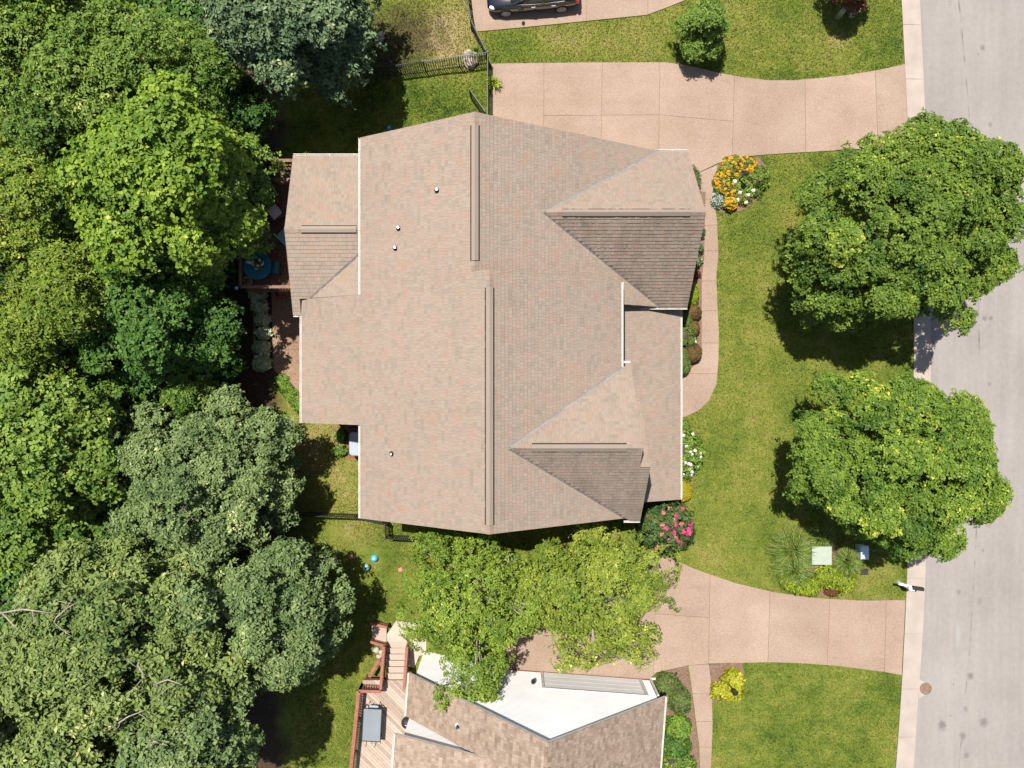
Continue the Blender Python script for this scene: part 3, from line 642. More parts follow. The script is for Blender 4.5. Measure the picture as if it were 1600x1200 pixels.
# ------------------------------------------------------------------ roofs
def shingles(slope_obj, polys, f, mat, e=0.18, seed=0, lk=1.0):
    lk = 1.9 if mat == 'shingle_s' else 1.2
    """individual tabs laid in courses over the slope; polys convex in plan, f(x, y) height"""
    rd = random.Random(seed); x0, y0 = polys[0][0]
    gx = (f(x0+1, y0)-f(x0, y0)); gy = (f(x0, y0+1)-f(x0, y0))
    g = math.hypot(gx, gy); ux, uy = gx/g, gy/g; cs = math.cos(math.atan(g)); ep = e*cs   # course depth in plan
    ax, ay = -uy, ux; nz = Vector((-gx, -gy, 1)).normalized()
    V = []; F = []; R = []
    for pl in polys:
        n = len(pl); ar = sum(pl[i][0]*pl[(i+1) % n][1]-pl[(i+1) % n][0]*pl[i][1] for i in range(n))
        if ar < 0: pl = pl[::-1]
        bs = [p[0]*ux+p[1]*uy for p in pl]; as_ = [p[0]*ax+p[1]*ay for p in pl]
        r0 = math.floor(min(bs)/ep); r1 = math.ceil(max(bs)/ep)
        for r_ in range(r0, r1):
            b0, b1 = r_*ep, (r_+1)*ep
            row = clip_half(clip_half(pl, ux, uy, b1), -ux, -uy, -b0)
            if len(row) < 3: continue
            rr = random.Random(r_*7919+seed); a = min(as_)-rr.random()*0.3; amax = max(p[0]*ax+p[1]*ay for p in row); amin = min(p[0]*ax+p[1]*ay for p in row)
            prev = rr.random()
            while a < amax:
                w = rr.uniform(0.08, 0.18); val = prev*0.35+0.65*rr.random(); prev = val; hs = random.Random((int((a+200)/.32)*73856093) ^ (int(r_//3)*19349663) ^ seed).random(); val = val*.84+hs*.16; lift = rr.uniform(0.012, 0.022)*lk
                if a+w > amin:
                    tb = clip_half(clip_half(row, ax, ay, a+w-0.004), -ax, -ay, -a)
                    if len(tb) >= 3:
                        k = len(V); top = []
                        for p in tb:
                            q = (p[0]*ux+p[1]*uy-b0)/ep; h = 0.003+lift*(1-q); z = f(*p)
                            V.append((p[0]+nz.x*h, p[1]+nz.y*h, z+nz.z*h)); top.append(k+len(top))
                        F.append(tuple(top)); R.append(val)
                        m = len(tb)
                        for i in range(m):     # the exposed butt edge
                            p, q = tb[i], tb[(i+1) % m]
                            if abs(p[0]*ux+p[1]*uy-b0) < 1e-5 and abs(q[0]*ux+q[1]*uy-b0) < 1e-5:
                                kk = len(V); V += [(p[0], p[1], f(*p)), (q[0], q[1], f(*q))]; F.append((kk, kk+1, k+(i+1) % m, k+i)); R.append(val*0.6)
                a += w
    off = rootloc(slope_obj); me = bpy.data.meshes.new('shingles')
    me.from_pydata([(x-off.x, y-off.y, z-off.z) for x, y, z in V], [], F)
    at = me.attributes.new('rnd', 'FLOAT', 'FACE'); at.data.foreach_set('value', np.array(R, np.float32))
    me.materials.append(M[mat]); o = bpy.data.objects.new('shingles', me); C.objects.link(o); o.parent = slope_obj; o['kind'] = 'stuff'
    return o
def plane3(a, b_, c_):
    n = (Vector(b_)-Vector(a)).cross(Vector(c_)-Vector(a)); return lambda x, y: a[2]-(n.x*(x-a[0])+n.y*(y-a[1]))/n.z
_sd = [0]
def roof_slope(house, polys, f, mat='shingle', thick=0.16, shing=True):
    b = MB()
    for pl in polys: b.prism(pl, (lambda x, y: f(x, y)-thick), (lambda x, y: f(x, y)-0.004), 0, 1)
    o = b.build('roof_slope', ['underlay', 'trim'], house); _sd[0] += 1
    shingles(o, polys, f, mat, seed=_sd[0]*31); return o
def gutter(house, a, b_, out, w=0.085, h=0.09, mat='trim'):
    """open trough along a-b hung on the outer side `out` (unit x, y)"""
    a = Vector(a); b_ = Vector(b_); o = Vector((out[0], out[1], 0)); m = MB(); up = Vector((0, 0, 1)); t_ = 0.012
    prof = [(0.0, 0.0), (0.0, -h), (w*0.75, -h), (w, -0.01), (w-0.02, -0.01), (w*0.75-0.012, -h+t_), (t_, -h+t_), (t_, 0.0)]
    for i in range(len(prof)):
        p, q = prof[i], prof[(i+1) % len(prof)]
        m.face([a+o*p[0]+up*p[1], b_+o*p[0]+up*p[1], b_+o*q[0]+up*q[1], a+o*q[0]+up*q[1]])
    for e in (a, b_):
        m.face([e+o*p[0]+up*p[1] for p in ((0, 0), (0, -h), (w*.75, -h), (w, -.01))])
    L = (b_-a).length; nh = max(1, int(L/1.1)); d = (b_-a).normalized()
    for i in range(nh):
        p = a+d*(L*(i+.5)/nh); m.bar(p+o*0.01-up*0.012, p+o*(w-0.005)-up*0.012, 0.03, 0.012)
    return m.build('gutter', mat, house)
def ridge_vent(house, a, b_, f1, f2, across, w=0.14, mat='shingle'):
    """raised louvred strip along the ridge with a shingled cap"""
    a = Vector(a); b_ = Vector(b_); d = (b_-a).normalized(); s = Vector((across[0], across[1], 0)); m = MB()
    def sec(p, side, q, dz):
        x = p+s*side*q; return Vector((x.x, x.y, (f1 if side < 0 else f2)(x.x, x.y)+dz))
    for side in (-1, 1):
        for (q0, z0), (q1, z1) in (((0, .10), (w, .075)),):
            m.face([sec(a, side, 0, .10) if side < 0 else sec(a, side, 0, .10), sec(b_, side, 0, .10), sec(b_, side, w, .075), sec(a, side, w, .075)], 0)
        m.face([sec(a, side, w, .075), sec(b_, side, w, .075), sec(b_, side, w-.01, .0), sec(a, side, w-.01, .0)], 1)
        m.face([sec(a, side, w-.01, .035), sec(b_, side, w-.01, .035), sec(b_, side, w+.052, .03), sec(a, side, w+.052, .03)], 1)
    for p in (a, b_): m.face([sec(p, -1, w, .0), sec(p, -1, w, .075), sec(p, -1, 0, .10), sec(p, 1, w, .075), sec(p, 1, w, .0)], 1)
    o = m.build('ridge_vent', [mat, 'ventdark'], house)
    at = o.data.attributes.new('rnd', 'FLOAT', 'FACE'); at.data.foreach_set('value', [0.55]*len(o.data.polygons))
    return o
def ridge_cap(house, a, b_, f1, f2, across, w=0.14, mat='shingle'):
    a = Vector(a); b_ = Vector(b_); L = (b_-a).length; d = (b_-a).normalized(); s = Vector((across[0], across[1], 0)); m = MB(); R = []
    n = max(1, int(L/0.2))
    for i in range(n):
        p0 = a+d*(L*i/n); p1 = a+d*(L*(i+1)/n)
        for side in (-1, 1):
            ff = f1 if side < 0 else f2
            def sc(p, q, dz): x = p+s*side*q; return (x.x, x.y, ff(x.x, x.y)+dz)
            m.face([sc(p0, 0, .045), sc(p1, 0, .03), sc(p1, w, .024), sc(p0, w, .039)]); R.append(random.random())
            m.face([sc(p0, 0, .045), sc(p0, w, .039), sc(p0, w, .0), sc(p0, 0, .0)]); R.append(.2)
    o = m.build('ridge_cap', mat, house); o['kind'] = 'stuff'
    at = o.data.attributes.new('rnd', 'FLOAT', 'FACE'); at.data.foreach_set('value', R); return o
def valley(house, a, b_, f1, f2, w=0.055, mat='flash_l'):
    a = Vector(a); b_ = Vector(b_); d = (b_-a); s = Vector((-d.y, d.x, 0)).normalized(); m = MB()
    for p0, p1 in ((a, b_),):
        for side in (-1, 1):
            def pt(p, q):
                x = p+s*side*q; return (x.x, x.y, max(f1(x.x, x.y), f2(x.x, x.y))+0.03)
            m.face([pt(p0, 0), pt(p1, 0), pt(p1, w), pt(p0, w)])
    return m.build('valley_flashing', mat, house)

# ------------------------------------------------------------------ the main house
house = thing('house', 'large tan shingled house with cross gables in the middle of the photo', 'house', (0, 2.4, 0))
zL = lambda x, y: 5.2+.64*(x+6.65)
zRN = lambda x, y: 7.56-.64*x
zRS = lambda x, y: 8.33-.64*x
zGN = lambda x, y: 6.70-.97*(y-7.2)
zGS = lambda x, y: 6.70+.97*(y-7.2)
zSN = lambda x, y: 8.41-.98*(y+2.55)
zSS = lambda x, y: 8.41+.98*(y+2.55)
zNN = lambda x, y: 7.577-.98*(y+3.4)
zP = lambda x, y: 2.2+.45*(8.03-x)
zWN = lambda x, y: 4.6-.378*(y-6.9)
zWS = lambda x, y: 4.6+.378*(y-6.9)
roof_slope(house, [[(-6.65, 4.48), (-1.47, 4.48), (-1.47, 10.8), (-6.65, 10.8)], [(-6.65, -5.89), (-.88, -5.89), (-.88, 4.48), (-6.65, 4.48)], [(-9.76, -1.8), (-6.65, -1.8), (-6.65, 3.92), (-9.76, 3.92)]], zL)
roof_slope(house, [[(-1.47, 10.8), (6.8, 10.8), (1.342, 7.2), (-1.47, 7.2)], [(-1.47, 7.2), (1.342, 7.2), (5.47, 4.48), (-1.47, 4.48)], [(4.5, 4.48), (5.47, 4.48), (6.87, 3.58), (4.5, 3.58)]], zRN)
roof_slope(house, [[(-.88, 4.48), (4.79, 4.48), (4.79, .66), (-.125, -2.55), (-.88, -2.55)], [(-.88, -2.55), (-.125, -2.55), (4.95, -5.89), (-.88, -5.89)]], zRS)
roof_slope(house, [[(1.342, 7.2), (8.14, 7.2), (8.14, 10.8), (6.8, 10.8)]], zGN)
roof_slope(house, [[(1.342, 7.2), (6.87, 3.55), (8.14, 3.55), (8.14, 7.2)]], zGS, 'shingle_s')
roof_slope(house, [[(-.125, -2.55), (5.22, -2.55), (5.22, .93), (5.2, .93)]], zSN)
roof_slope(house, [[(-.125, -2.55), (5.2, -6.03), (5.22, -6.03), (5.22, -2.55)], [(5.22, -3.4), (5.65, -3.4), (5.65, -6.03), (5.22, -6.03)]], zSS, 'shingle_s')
roof_slope(house, [[(5.05, -3.4), (5.65, -3.4), (5.65, -.8), (5.05, -.8)]], zNN)
roof_slope(house, [[(4.52, -5.5), (8.03, -5.5), (8.03, 3.8), (4.52, 3.8)]], zP)
roof_slope(house, [[(-10.15, 6.9), (-6.5, 6.9), (-6.5, 10.6), (-10.15, 10.6)]], zWN)
roof_slope(house, [[(-10.15, 6.9), (-6.5, 6.9), (-6.5, 6.16), (-9.3, 3.93), (-10.15, 3.93)], [(-10.15, 3.93), (-9.78, 3.93), (-9.78, 3.2), (-10.15, 3.2)]], zWS)
zF = plane3((-9.3, 3.94, zL(-9.3, 0)), (-6.5, 6.16, zWS(0, 6.16)), (-6.5, 3.94, zL(-6.7, 0)))
roof_slope(house, [[(-9.3, 3.94), (-6.66, 3.94), (-6.66, 6.03)]], zF)
for a, b_, f1, f2, ac in (((-1.47, 4.48), (-1.47, 10.8), zL, zRN, (1, 0)), ((-.88, -5.89), (-.88, 4.48), zL, zRS, (1, 0)), ((8.14, 7.2), (1.35, 7.2), zGS, zGN, (0, 1)), ((5.22, -2.55), (-.12, -2.55), zSS, zSN, (0, 1)), ((-10.15, 6.9), (-6.7, 6.9), zWS, zWN, (0, 1))):
    ridge_cap(house, a+(0,), b_+(0,), f1, f2, ac)
ridge_vent(house, (-1.47, 4.9, 0), (-1.47, 10.29, 0), zL, zRN, (1, 0)); ridge_vent(house, (-.88, -5.54, 0), (-.88, 3.79, 0), zL, zRS, (1, 0))
ridge_vent(house, (2.1, 7.2, 0), (7.5, 7.2, 0), zGS, zGN, (0, 1)); ridge_vent(house, (.79, -2.55, 0), (4.58, -2.55, 0), zSS, zSN, (0, 1)); ridge_vent(house, (-9.4, 6.9, 0), (-6.94, 6.9, 0), zWS, zWN, (0, 1))
valley(house, (1.342, 7.2, 0), (6.8, 10.8, 0), zRN, zGN); valley(house, (1.342, 7.2, 0), (6.87, 3.58, 0), zRN, zGS, mat='flash_d')
valley(house, (-.125, -2.55, 0), (4.9, .75, 0), zRS, zSN); valley(house, (-.125, -2.55, 0), (4.95, -5.87, 0), zRS, zSS, mat='flash_d'); valley(house, (-9.3, 3.93, 0), (-6.7, 6.0, 0), zWS, zF, .05, 'flash_d')
for a, b_, o_ in (((-6.65, 3.9, 5.2), (-6.65, 10.8, 5.2), (-1, 0)), ((-9.76, -1.8, 3.21), (-9.76, 3.92, 3.21), (-1, 0)), ((-6.65, -5.89, 5.2), (-6.65, -1.82, 5.2), (-1, 0)), ((4.79, .66, 5.26), (4.79, 4.48, 5.26), (1, 0)),
                  ((8.03, -5.5, 2.2), (8.03, 3.8, 2.2), (1, 0)), ((6.75, 10.8, 3.21), (8.14, 10.8, 3.21), (0, 1)), ((4.95, 3.55, 3.16), (8.14, 3.55, 3.16), (0, -1)), ((4.85, .93, 5.0), (5.22, .93, 5.0), (0, 1)),
                  ((4.93, -6.03, 5.0), (5.65, -6.03, 5.0), (0, -1)), ((-10.15, 10.6, 3.2), (-6.75, 10.6, 3.2), (0, 1)), ((-10.15, 3.2, 3.2), (-9.9, 3.2, 3.2), (0, -1))):
    gutter(house, a, b_, o_)
for u, v in ((683, 298), (623, 357), (618, 388), (612, 709)):
    p = PF(u, v, zL); b = MB(); b.lathe(p+Vector((0, 0, -.05)), [(.045, 0), (.045, .32)], 10)
    pp = b.build('vent_pipe', 'steel', house); b = MB(); b.lathe(p+Vector((0, 0, -.10)), [(.12, .0), (.115, .15), (.07, .19), (.06, .26)], 12); b.build('pipe_boot', 'ventdark', pp)
def wallblock(h, prof, axis, a, b_, mat='brick'): m = MB(); m.extr(prof, axis, a, b_); return m.build('wall', mat, h)
wallblock(house, [(-6.33, -2), (-6.33, 4.95), (-1.47, 8.05), (6.2, 3.2), (6.2, -.2)], 'y', 3.72, 10.5)
wallblock(house, [(-6.35, -2), (-6.35, 4.95), (-.88, 8.45), (4.5, 5.0), (4.5, -.2)], 'y', -5.6, 4.3)
wallblock(house, [(-9.45, -2), (-9.45, 3.0), (-6.37, 4.95), (-6.37, -2)], 'y', -1.55, 3.7)
wallblock(house, [(.62, -.21), (.62, 4.9), (-2.55, 8.0), (-5.72, 4.9), (-5.72, -.21)], 'x', 3.0, 5.0)
wallblock(house, [(-1.1, -.22), (-1.1, 4.95), (-3.4, 7.2), (-5.7, 4.9), (-5.7, -.22)], 'x', 5.01, 5.42)
wallblock(house, [(3.88, -.23), (3.88, 3.0), (7.2, 6.3), (10.48, 3.1), (10.48, -.23)], 'x', 1.5, 7.85)
wallblock(house, [(3.6, -2), (3.6, 3.0), (6.9, 4.3), (10.3, 3.0), (10.3, -2)], 'x', -9.9, -6.38)
for y in (-5.1, -2.4, .4, 3.2):
    b = MB(); b.box((7.7, y, 1.0), (.2, .2, 2.1)); b.build('porch_column', 'trim', house)
b = MB(); b.box((6.2, -1.0, .08), (3.2, 8.8, .3)); b.build('porch_floor', 'concrete', house)
# garage door facing the drive, front door under the porch, windows at the back
for cx in (2.2, 4.9): b = MB(); b.box((cx, 10.53, 1.15), (2.4, .06, 2.2)); b.build('garage_door', 'siding', house)
b = MB(); b.box((5.03+.42, -1.9, 1.2), (.06, .95, 2.1)); b.build('front_door', 'redwood', house)
for y in (-3.9, 0.6, 8.6): b = MB(); b.box((-6.38-.0, y, 2.6), (.1, 1.1, 1.4)); b.build('window', 'window', house)
b = MB(); b.box((-9.62, -.3, .0), (.28, 1.7, 3.6)); b.build('chimney_bump', 'brick', house)
EXCL += [[(-9.5, -1.5), (-6.4, -1.5), (-6.4, -5.6), (4.6, -5.6), (5.4, -5.6), (7.9, -5.3), (7.9, 10.4), (-9.9, 10.4)]]

# ------------------------------------------------------------------ the neighbour's house at the bottom
RZ = math.radians(-4.2); NO = Vector((1.46, -14.46, 0))
cn, sn = math.cos(RZ), math.sin(RZ)
def NB(x, y): return (NO.x+x*cn-y*sn, NO.y+x*sn+y*cn)
def nloc(X_, Y_): dx, dy = X_-NO.x, Y_-NO.y; return dx*cn+dy*sn, -dx*sn+dy*cn
nh = thing('house', 'white sided neighbour house with brown shingle roof at the bottom edge', 'house', (NB(0, -4)[0], NB(0, -4)[1], 0))
ZA = 8.25; SLP = 1.0
nR = lambda x, y: ZA-SLP*nloc(x, y)[0]*0.985
nL = lambda x, y: ZA+SLP*nloc(x, y)[0]*0.985
n2 = lambda x, y: 4.15+.41*(nloc(x, y)[0]+6.55)
XR, XL = 5.78, -6.42
roof_slope(nh, [[NB(0, .12), NB(XR, .12), NB(XR, -10), NB(0, -10)]], nR, 'shingle_n')
roof_slope(nh, [[NB(XL, .12), NB(0, .12), NB(0, -1.95), NB(XL, -1.95)]], nL, 'shingle_n')
roof_slope(nh, [[NB(-6.62, -1.85), NB(0, -1.85), NB(0, -10), NB(-6.62, -10)]], n2, 'shingle_n')
ridge_cap(nh, NB(0, .12)+(0,), NB(0, -10)+(0,), nL, nR, (cn, sn), mat='shingle_n')
def nbox(mb, x0, x1, y0, y1, z0, z1):
    p = [NB(x0, y0), NB(x1, y0), NB(x1, y1), NB(x0, y1)]; mb.prism(p, z0, z1)
b = MB()
for (prof, ya, yb) in (([(-6.1, -3), (-6.1, nL(*NB(-6.1, 0))-.2), (0, ZA-.25), (5.45, nR(*NB(5.45, 0))-.2), (5.45, -.3)], -.06, -1.9), ([(.03, -.4), (.03, ZA-.26), (5.44, nR(*NB(5.44, 0))-.2), (5.44, -.4)], -1.91, -9.8)):
    k = len(b.v); n = len(prof)
    for y in (ya, yb): b.v += [NB(p[0], y)+(p[1],) for p in prof]
    b.f += [tuple(range(k, k+n)), tuple(range(k+n, k+2*n))[::-1]]; b.mi += [0, 0]
    for i in range(n): j = (i+1) % n; b.f.append((k+i, k+n+i, k+n+j, k+j)); b.mi.append(0)
nw = b.build('wall', 'siding', nh)
# lap siding on the gable wall: each course leans out over the one below
b = MB(); zc = -1.9; cz = 0.125
def hw(z):   # half extents of the gable at height z
    l = max(-6.1, (z+.2-ZA)/.985); r = min(5.45, (ZA-z-.2)/.985); return l, r
while zc < ZA-0.35:
    l0, r0 = hw(zc); l1, r1 = hw(zc+cz); l0 = l1 = max(l0, l1); r0 = r1 = min(r0, r1)
    if zc < -.05: r0 = r1 = -2.4
    if r0-l0 > .05:
        A, B_ = NB(l0, -.012), NB(r0, -.012); A1, B1 = NB(l1, -.052), NB(r1, -.052); A0, B0 = NB(l0, -.055), NB(r0, -.055)
        b.face([A+(zc,), A1+(zc+cz,), B1+(zc+cz,), B_+(zc,)]); b.face([A0+(zc,), A+(zc,), B_+(zc,), B0+(zc,)])
    zc += cz
b.build('siding', 'siding', nw)['kind'] = 'stuff'
b = MB(); nbox(b, -6.1, 5.47, -.2, -.02, -2.2, -1.88); nbox(b, -2.4, 5.47, -.2, .0, -.3, .18); b.build('foundation', 'redbrick', nw)
# second gable, further back, above the deck
b = MB(); k = 0
prof = [(-6.25, -2.2), (-6.25, n2(*NB(-6.25, -2))-.18), (0, n2(*NB(0, -2))-.18), (0, -2.2)]
for y in (-2.02, -9.7): b.v += [NB(p[0], y)+(p[1],) for p in prof]
b.f += [(0, 1, 2, 3), (7, 6, 5, 4), (0, 4, 5, 1), (1, 5, 6, 2), (2, 6, 7, 3), (3, 7, 4, 0)]; b.mi = [0]*6
w2 = b.build('wall', 'siding', nh)
b = MB(); zc = 0.6
while zc < 6.0:
    l = max(-6.25, (zc+cz+.2-4.15)/.41-6.55); r = -.5
    if r-l > .1:
        A, B_ = NB(l, -1.985), NB(r, -1.985); A1, B1 = NB(l, -2.012), NB(r, -2.012)
        b.face([A+(zc,), A1+(zc+cz,), B1+(zc+cz,), B_+(zc,)]); b.face([A1+(zc,), A+(zc,), B_+(zc,), B1+(zc,)])
    zc += cz
b.build('siding', 'siding', w2)['kind'] = 'stuff'
def ngut(x0, y0, x1, y1, z, out): gutter(nh, NB(x0, y0)+(z,), NB(x1, y1)+(z,), out)
ngut(XR, .12, XR, -9.8, nR(*NB(XR, 0)), (cn, sn)); ngut(XL, .12, XL, -1.95, nL(*NB(XL, 0)), (-cn, -sn)); ngut(-6.62, -1.85, -6.62, -9.8, n2(*NB(-6.62, 0)), (-cn, -sn))
# sectional garage door with its frame
gx0, gx1 = .05, 4.95
for i in range(4):
    b = MB(); nbox(b, gx0+.06, gx1-.06, -.05, .02, .22+i*.5, .22+i*.5+.485); b.build('garage_door_panel', 'siding', nh)
b = MB(); nbox(b, gx0-.08, gx0+.04, -.05, .05, .18, 2.34); nbox(b, gx1-.04, gx1+.08, -.05, .05, .18, 2.34); nbox(b, gx0-.08, gx1+.08, -.05, .052, 2.24, 2.36); b.build('garage_door_frame', 'trim', nh)
for x_, z_ in ((-.45, 1.75),):
    b = MB(); q = NB(x_, .08); b.lathe((q[0], q[1], z_), [(.04, -.16), (.09, -.12), (.10, .08), (.03, .16)], 10); b.build('wall_lantern', 'black', nh)
b = MB(); q = NB(5.52, .03); b.bar(q+(.0,), q+(2.2,), .09, .07); q2 = NB(6.3, .12); b.bar(q+(.06,), q2+(.06,), .1, .08); b.build('downspout', 'trim', nh)
p = PF(715, 1133, nL); b = MB(); b.lathe(p+Vector((0, 0, -.1)), [(.055, 0), (.055, .42)], 10); q = b.build('vent_pipe', 'ventdark', nh); b = MB(); b.lathe(p+Vector((0, 0, -.12)), [(.13, .0), (.12, .15), (.07, .2)], 10); b.build('pipe_boot', 'trim', q)
b = MB(); q0 = NB(6.3, .12); qq = [Vector((q0[0]+.45*i/5, q0[1]-.12*math.sin(i/5*3.0)+.16*(i/5)**2, .07)) for i in range(7)]; b.tube(qq, .055, 8)
o = b.build('drain_hose', 'blackmatte', loc=qq[0], smooth=True); tag(o, 'black corrugated drain hose curling from the white downspout over mulch', 'hose')
EXCL.append([NB(-6.3, 0), NB(5.6, 0), NB(5.6, -9), NB(-6.3, -9)])

# ------------------------------------------------------------------ paving and beds behind the houses
paving('back_patio', [(425, 452), (482, 452), (482, 640), (470, 628), (452, 608), (440, 590), (428, 576)], [((420, 546), (490, 547))], 'patio', z=-1.585, zb=-2.2, joint='mulch')
paving('neighbour_patio', [(620, 968), (700, 985), (720, 1012), (655, 1024), (648, 1042), (600, 1030), (598, 1000)], [], 'concrete', z=-1.70, zb=-2.3, joint='mulch')
def bed(name, outline, mat, dz=0.03):
    pl = poly(outline); EXCL.append(pl); b = MB(); b.prism(pl, (lambda x, y: float(H(x, y))-.2), (lambda x, y: float(H(x, y))+dz)); return struct(b.build(name, mat))
bed('mulch_bed', [(1107.5, 1038), (1160, 1035), (1163, 1062), (1150, 1090), (1117, 1098), (1112, 1090), (1110, 1060)], 'mulch')
bed('mulch_bed', [(1024, 1052), (1074, 1040), (1079, 1070), (1084, 1110), (1091, 1165), (1093, 1220), (1050, 1220), (1040, 1100)], 'mulch')
bed('flower_bed', [(1122, 258), (1130, 250), (1150, 247.5), (1185, 246), (1196, 258), (1198, 290), (1182, 312), (1160, 330), (1125, 333), (1118, 322), (1117, 290)], 'mulch')
bed('foundation_bed', [(1040, 645), (1062, 655), (1080, 690), (1086, 735), (1072, 780), (1050, 790), (1040, 790)], 'mulch')
bed('foundation_bed', [(1050, 300), (1102, 300), (1100, 400), (1096, 440), (1096, 560), (1070, 585), (1050, 590)], 'mulch', 0.057)
bed('hot_tub_bed', [(520, 668), (575, 664), (590, 664), (590, 722), (550, 716), (526, 712)], 'mulchred', 0.03)
bed('corner_bed', [(1212, 850), (1240, 838), (1300, 845), (1335, 880), (1330, 915), (1290, 933), (1245, 929), (1222, 905)], 'mulch', 0.02)
bed('bark_bed', [(680, 1000), (800, 985), (795, 1030), (700, 1022)], 'mulchred', 0.03)
for i in range(6):
    p0 = G(398, 470+i*18, .06); p1 = G(398.5, 487+i*18, .06); b = MB(); b.bar(p0, p1, .12, .14); o = b.build('landscape_timber', 'raildark', loc=p0)
    tag(o, 'dark landscape timber left of the hostas, %s' % ('nearest the deck', 'second from the deck', 'third from the deck', 'third from the lawn end', 'second from the lawn end', 'at the lawn end')[i], 'timber', 'landscape timbers along the hosta row')

# ------------------------------------------------------------------ decks
def shared_box(name, size, mat):
    b = MB(); b.box((0, 0, size[2]/2), size); me = bpy.data.meshes.new(name); me.from_pydata(b.v, [], b.f); me.materials.append(M[mat]); return me
bal_d = shared_box('baluster', (.04, .04, 1.0), 'raildark'); bal_r = shared_box('baluster', (.045, .045, 1.0), 'redwood')
def railing(T, a, b_, h=0.95, mat='raildark', bal=bal_d, step=.14, zf=None, posts=True, cap=.14):
    a = Vector(a); b_ = Vector(b_); d = b_-a; L = d.length; n = max(1, round(L/1.6)); up = Vector((0, 0, 1))
    m = MB(); m.bar(a+up*h, b_+up*h, cap, .05); m.build('top_rail', mat, T); m = MB(); m.bar(a+up*.12, b_+up*.12, .05, .07); m.build('bottom_rail', mat, T)
    if posts:
        for i in range(n+1):
            p = a+d*(i/n); m = MB(); m.box(p+up*(h/2-.02), (.1, .1, h+.06)); m.build('post', mat, T)
    k = int(L/step)
    for i in range(1, k):
        p = a+d*(i/k); shared('baluster', bal, T, p+up*.12, 0, (1, 1, h-.15))
dk = thing('deck', 'dark brown raised wooden deck in the shade behind the tan house', 'deck', (-11.5, 6.9, float(H(-11.5))))
ZD = 1.0
for i in range(22):
    x = -13.0+i*.142; y1 = 9.1 if x < -11.4 else 10.75; b = MB(); b.box((x, (4.62+y1)/2, ZD), (.134, y1-4.62, .035)); b.build('board', 'deckdark', dk)
b = MB(); b.box((-11.5, 4.6, ZD-.15), (3.2, .05, .26)); b.box((-13.09, 6.85, ZD-.15), (.05, 4.5, .26)); b.build('rim_joist', 'raildark', dk)
for x, y in ((-13, 4.7), (-11.5, 4.7), (-13, 6.9), (-13, 9.0), (-11.3, 10.6)):
    b = MB(); z0 = float(H(x, y)); b.box((x, y, (z0+ZD-.1)/2), (.15, .15, ZD-z0-.1)); b.build('support_post', 'raildark', dk)
railing(dk, (-13.02, 4.66, ZD), (-13.02, 9.05, ZD)); railing(dk, (-13.02, 4.66, ZD), (-10.15, 4.66, ZD)); railing(dk, (-11.4, 10.72, ZD), (-10.15, 10.72, ZD)); railing(dk, (-11.4, 9.8, ZD), (-10.15, 9.8, ZD)); railing(dk, (-13.02, 9.05, ZD), (-11.5, 9.05, ZD))
tt = P(402, 415, ZD+.74); tb = thing('round_table', 'round table under a teal cloth on the dark rear deck', 'table', (tt.x, tt.y, ZD+.02))
b = MB(); b.lathe((tt.x, tt.y, ZD+.02), [(.66, .66), (.69, .70), (.68, .735), (.60, .74)], 28); b.build('table_top', 'teal', tb, smooth=False)
b = MB(); b.lathe((tt.x, tt.y, ZD+.02), [(.3, 0), (.28, .03), (.05, .07), (.05, .68)], 14); b.build('pedestal', 'black', tb)
q = P(406, 413, ZD+.77); fp = thing('potted_plant', 'potted plant with pale blooms on the teal table', 'plant', (q.x, q.y, ZD+.76))
b = MB(); b.lathe((q.x, q.y, ZD+.76), [(.09, 0), (.13, .18), (.12, .19)], 12); b.build('pot', 'wicker', fp)
shrub('', '', (q.x, q.y, ZD+.9), (.22, .24, .16), 'hyd', 60, .1, T=fp, flowers=[('fwhite', 9, .06, None)])
q = P(394, 411, ZD+.8); b = MB(); b.tube([q+Vector((-.28, .05, .02)), q+Vector((-.1, .03, .06)), q+Vector((.1, -.03, .05)), q+Vector((.26, -.06, .01))], [.06, .09, .08, .05], 8)
tag(b.build('driftwood', 'cushion', loc=q, smooth=True), 'whitish piece of driftwood lying on the teal table', 'driftwood')
def chair(name, label, p, rz, mat, legm='black', z=ZD+.02, cush=None, w=.55):
    T = thing(name, label, 'chair', (p[0], p[1], z)); ca, sa = math.cos(rz), math.sin(rz)
    def L(x, y): return (p[0]+x*ca-y*sa, p[1]+x*sa+y*ca)
    b = MB(); b.box(L(0, 0)+(z+.42,), (w, w, .06), rz); b.build('seat', mat, T)
    b = MB(); b.box(L(-w/2+.03, 0)+(z+.68,), (.06, w, .5), rz); b.build('backrest', mat, T)
    for sx in (-1, 1):
        for sy in (-1, 1): b = MB(); b.box(L(sx*(w/2-.04), sy*(w/2-.04))+(z+.2,), (.04, .04, .4), rz); b.build('leg', legm, T)
    for sy in (-1, 1): b = MB(); b.box(L(0, sy*(w/2-.02))+(z+.62,), (w*.9, .05, .04), rz); b.build('armrest', legm, T)
    if cush: b = MB(); b.box(L(.03, 0)+(z+.49,), (w*.72, w*.72, .1), rz+.35); b.build('cushion', cush, T)
    return T
p = P(427, 419, 1.5); chair('patio_chair', 'teal patio chair pushed up to the round teal table', (p.x, p.y), 3.1, 'teal')
p = P(429, 330, 1.5); chair('patio_chair', 'dark patio chair with a cream cushion on the rear deck', (p.x, p.y), -1.2, 'deckdark', cush='cushion', w=.75)
p = P(449, 368, 1.5); chair('patio_chair', 'patio chair with a pale teal cushion beside the porch roof', (p.x, p.y), .8, 'tealpale', w=.8)
p = P(441, 453, -1.1); chair('patio_chair', 'red patio chair with patterned cushion under the deck edge', (p.x, p.y), 1.9, 'redcush', z=-1.58, cush='varieg' and 'wicker', w=.7)
p = P(389, 440, 1.15); b = MB(); n = 22
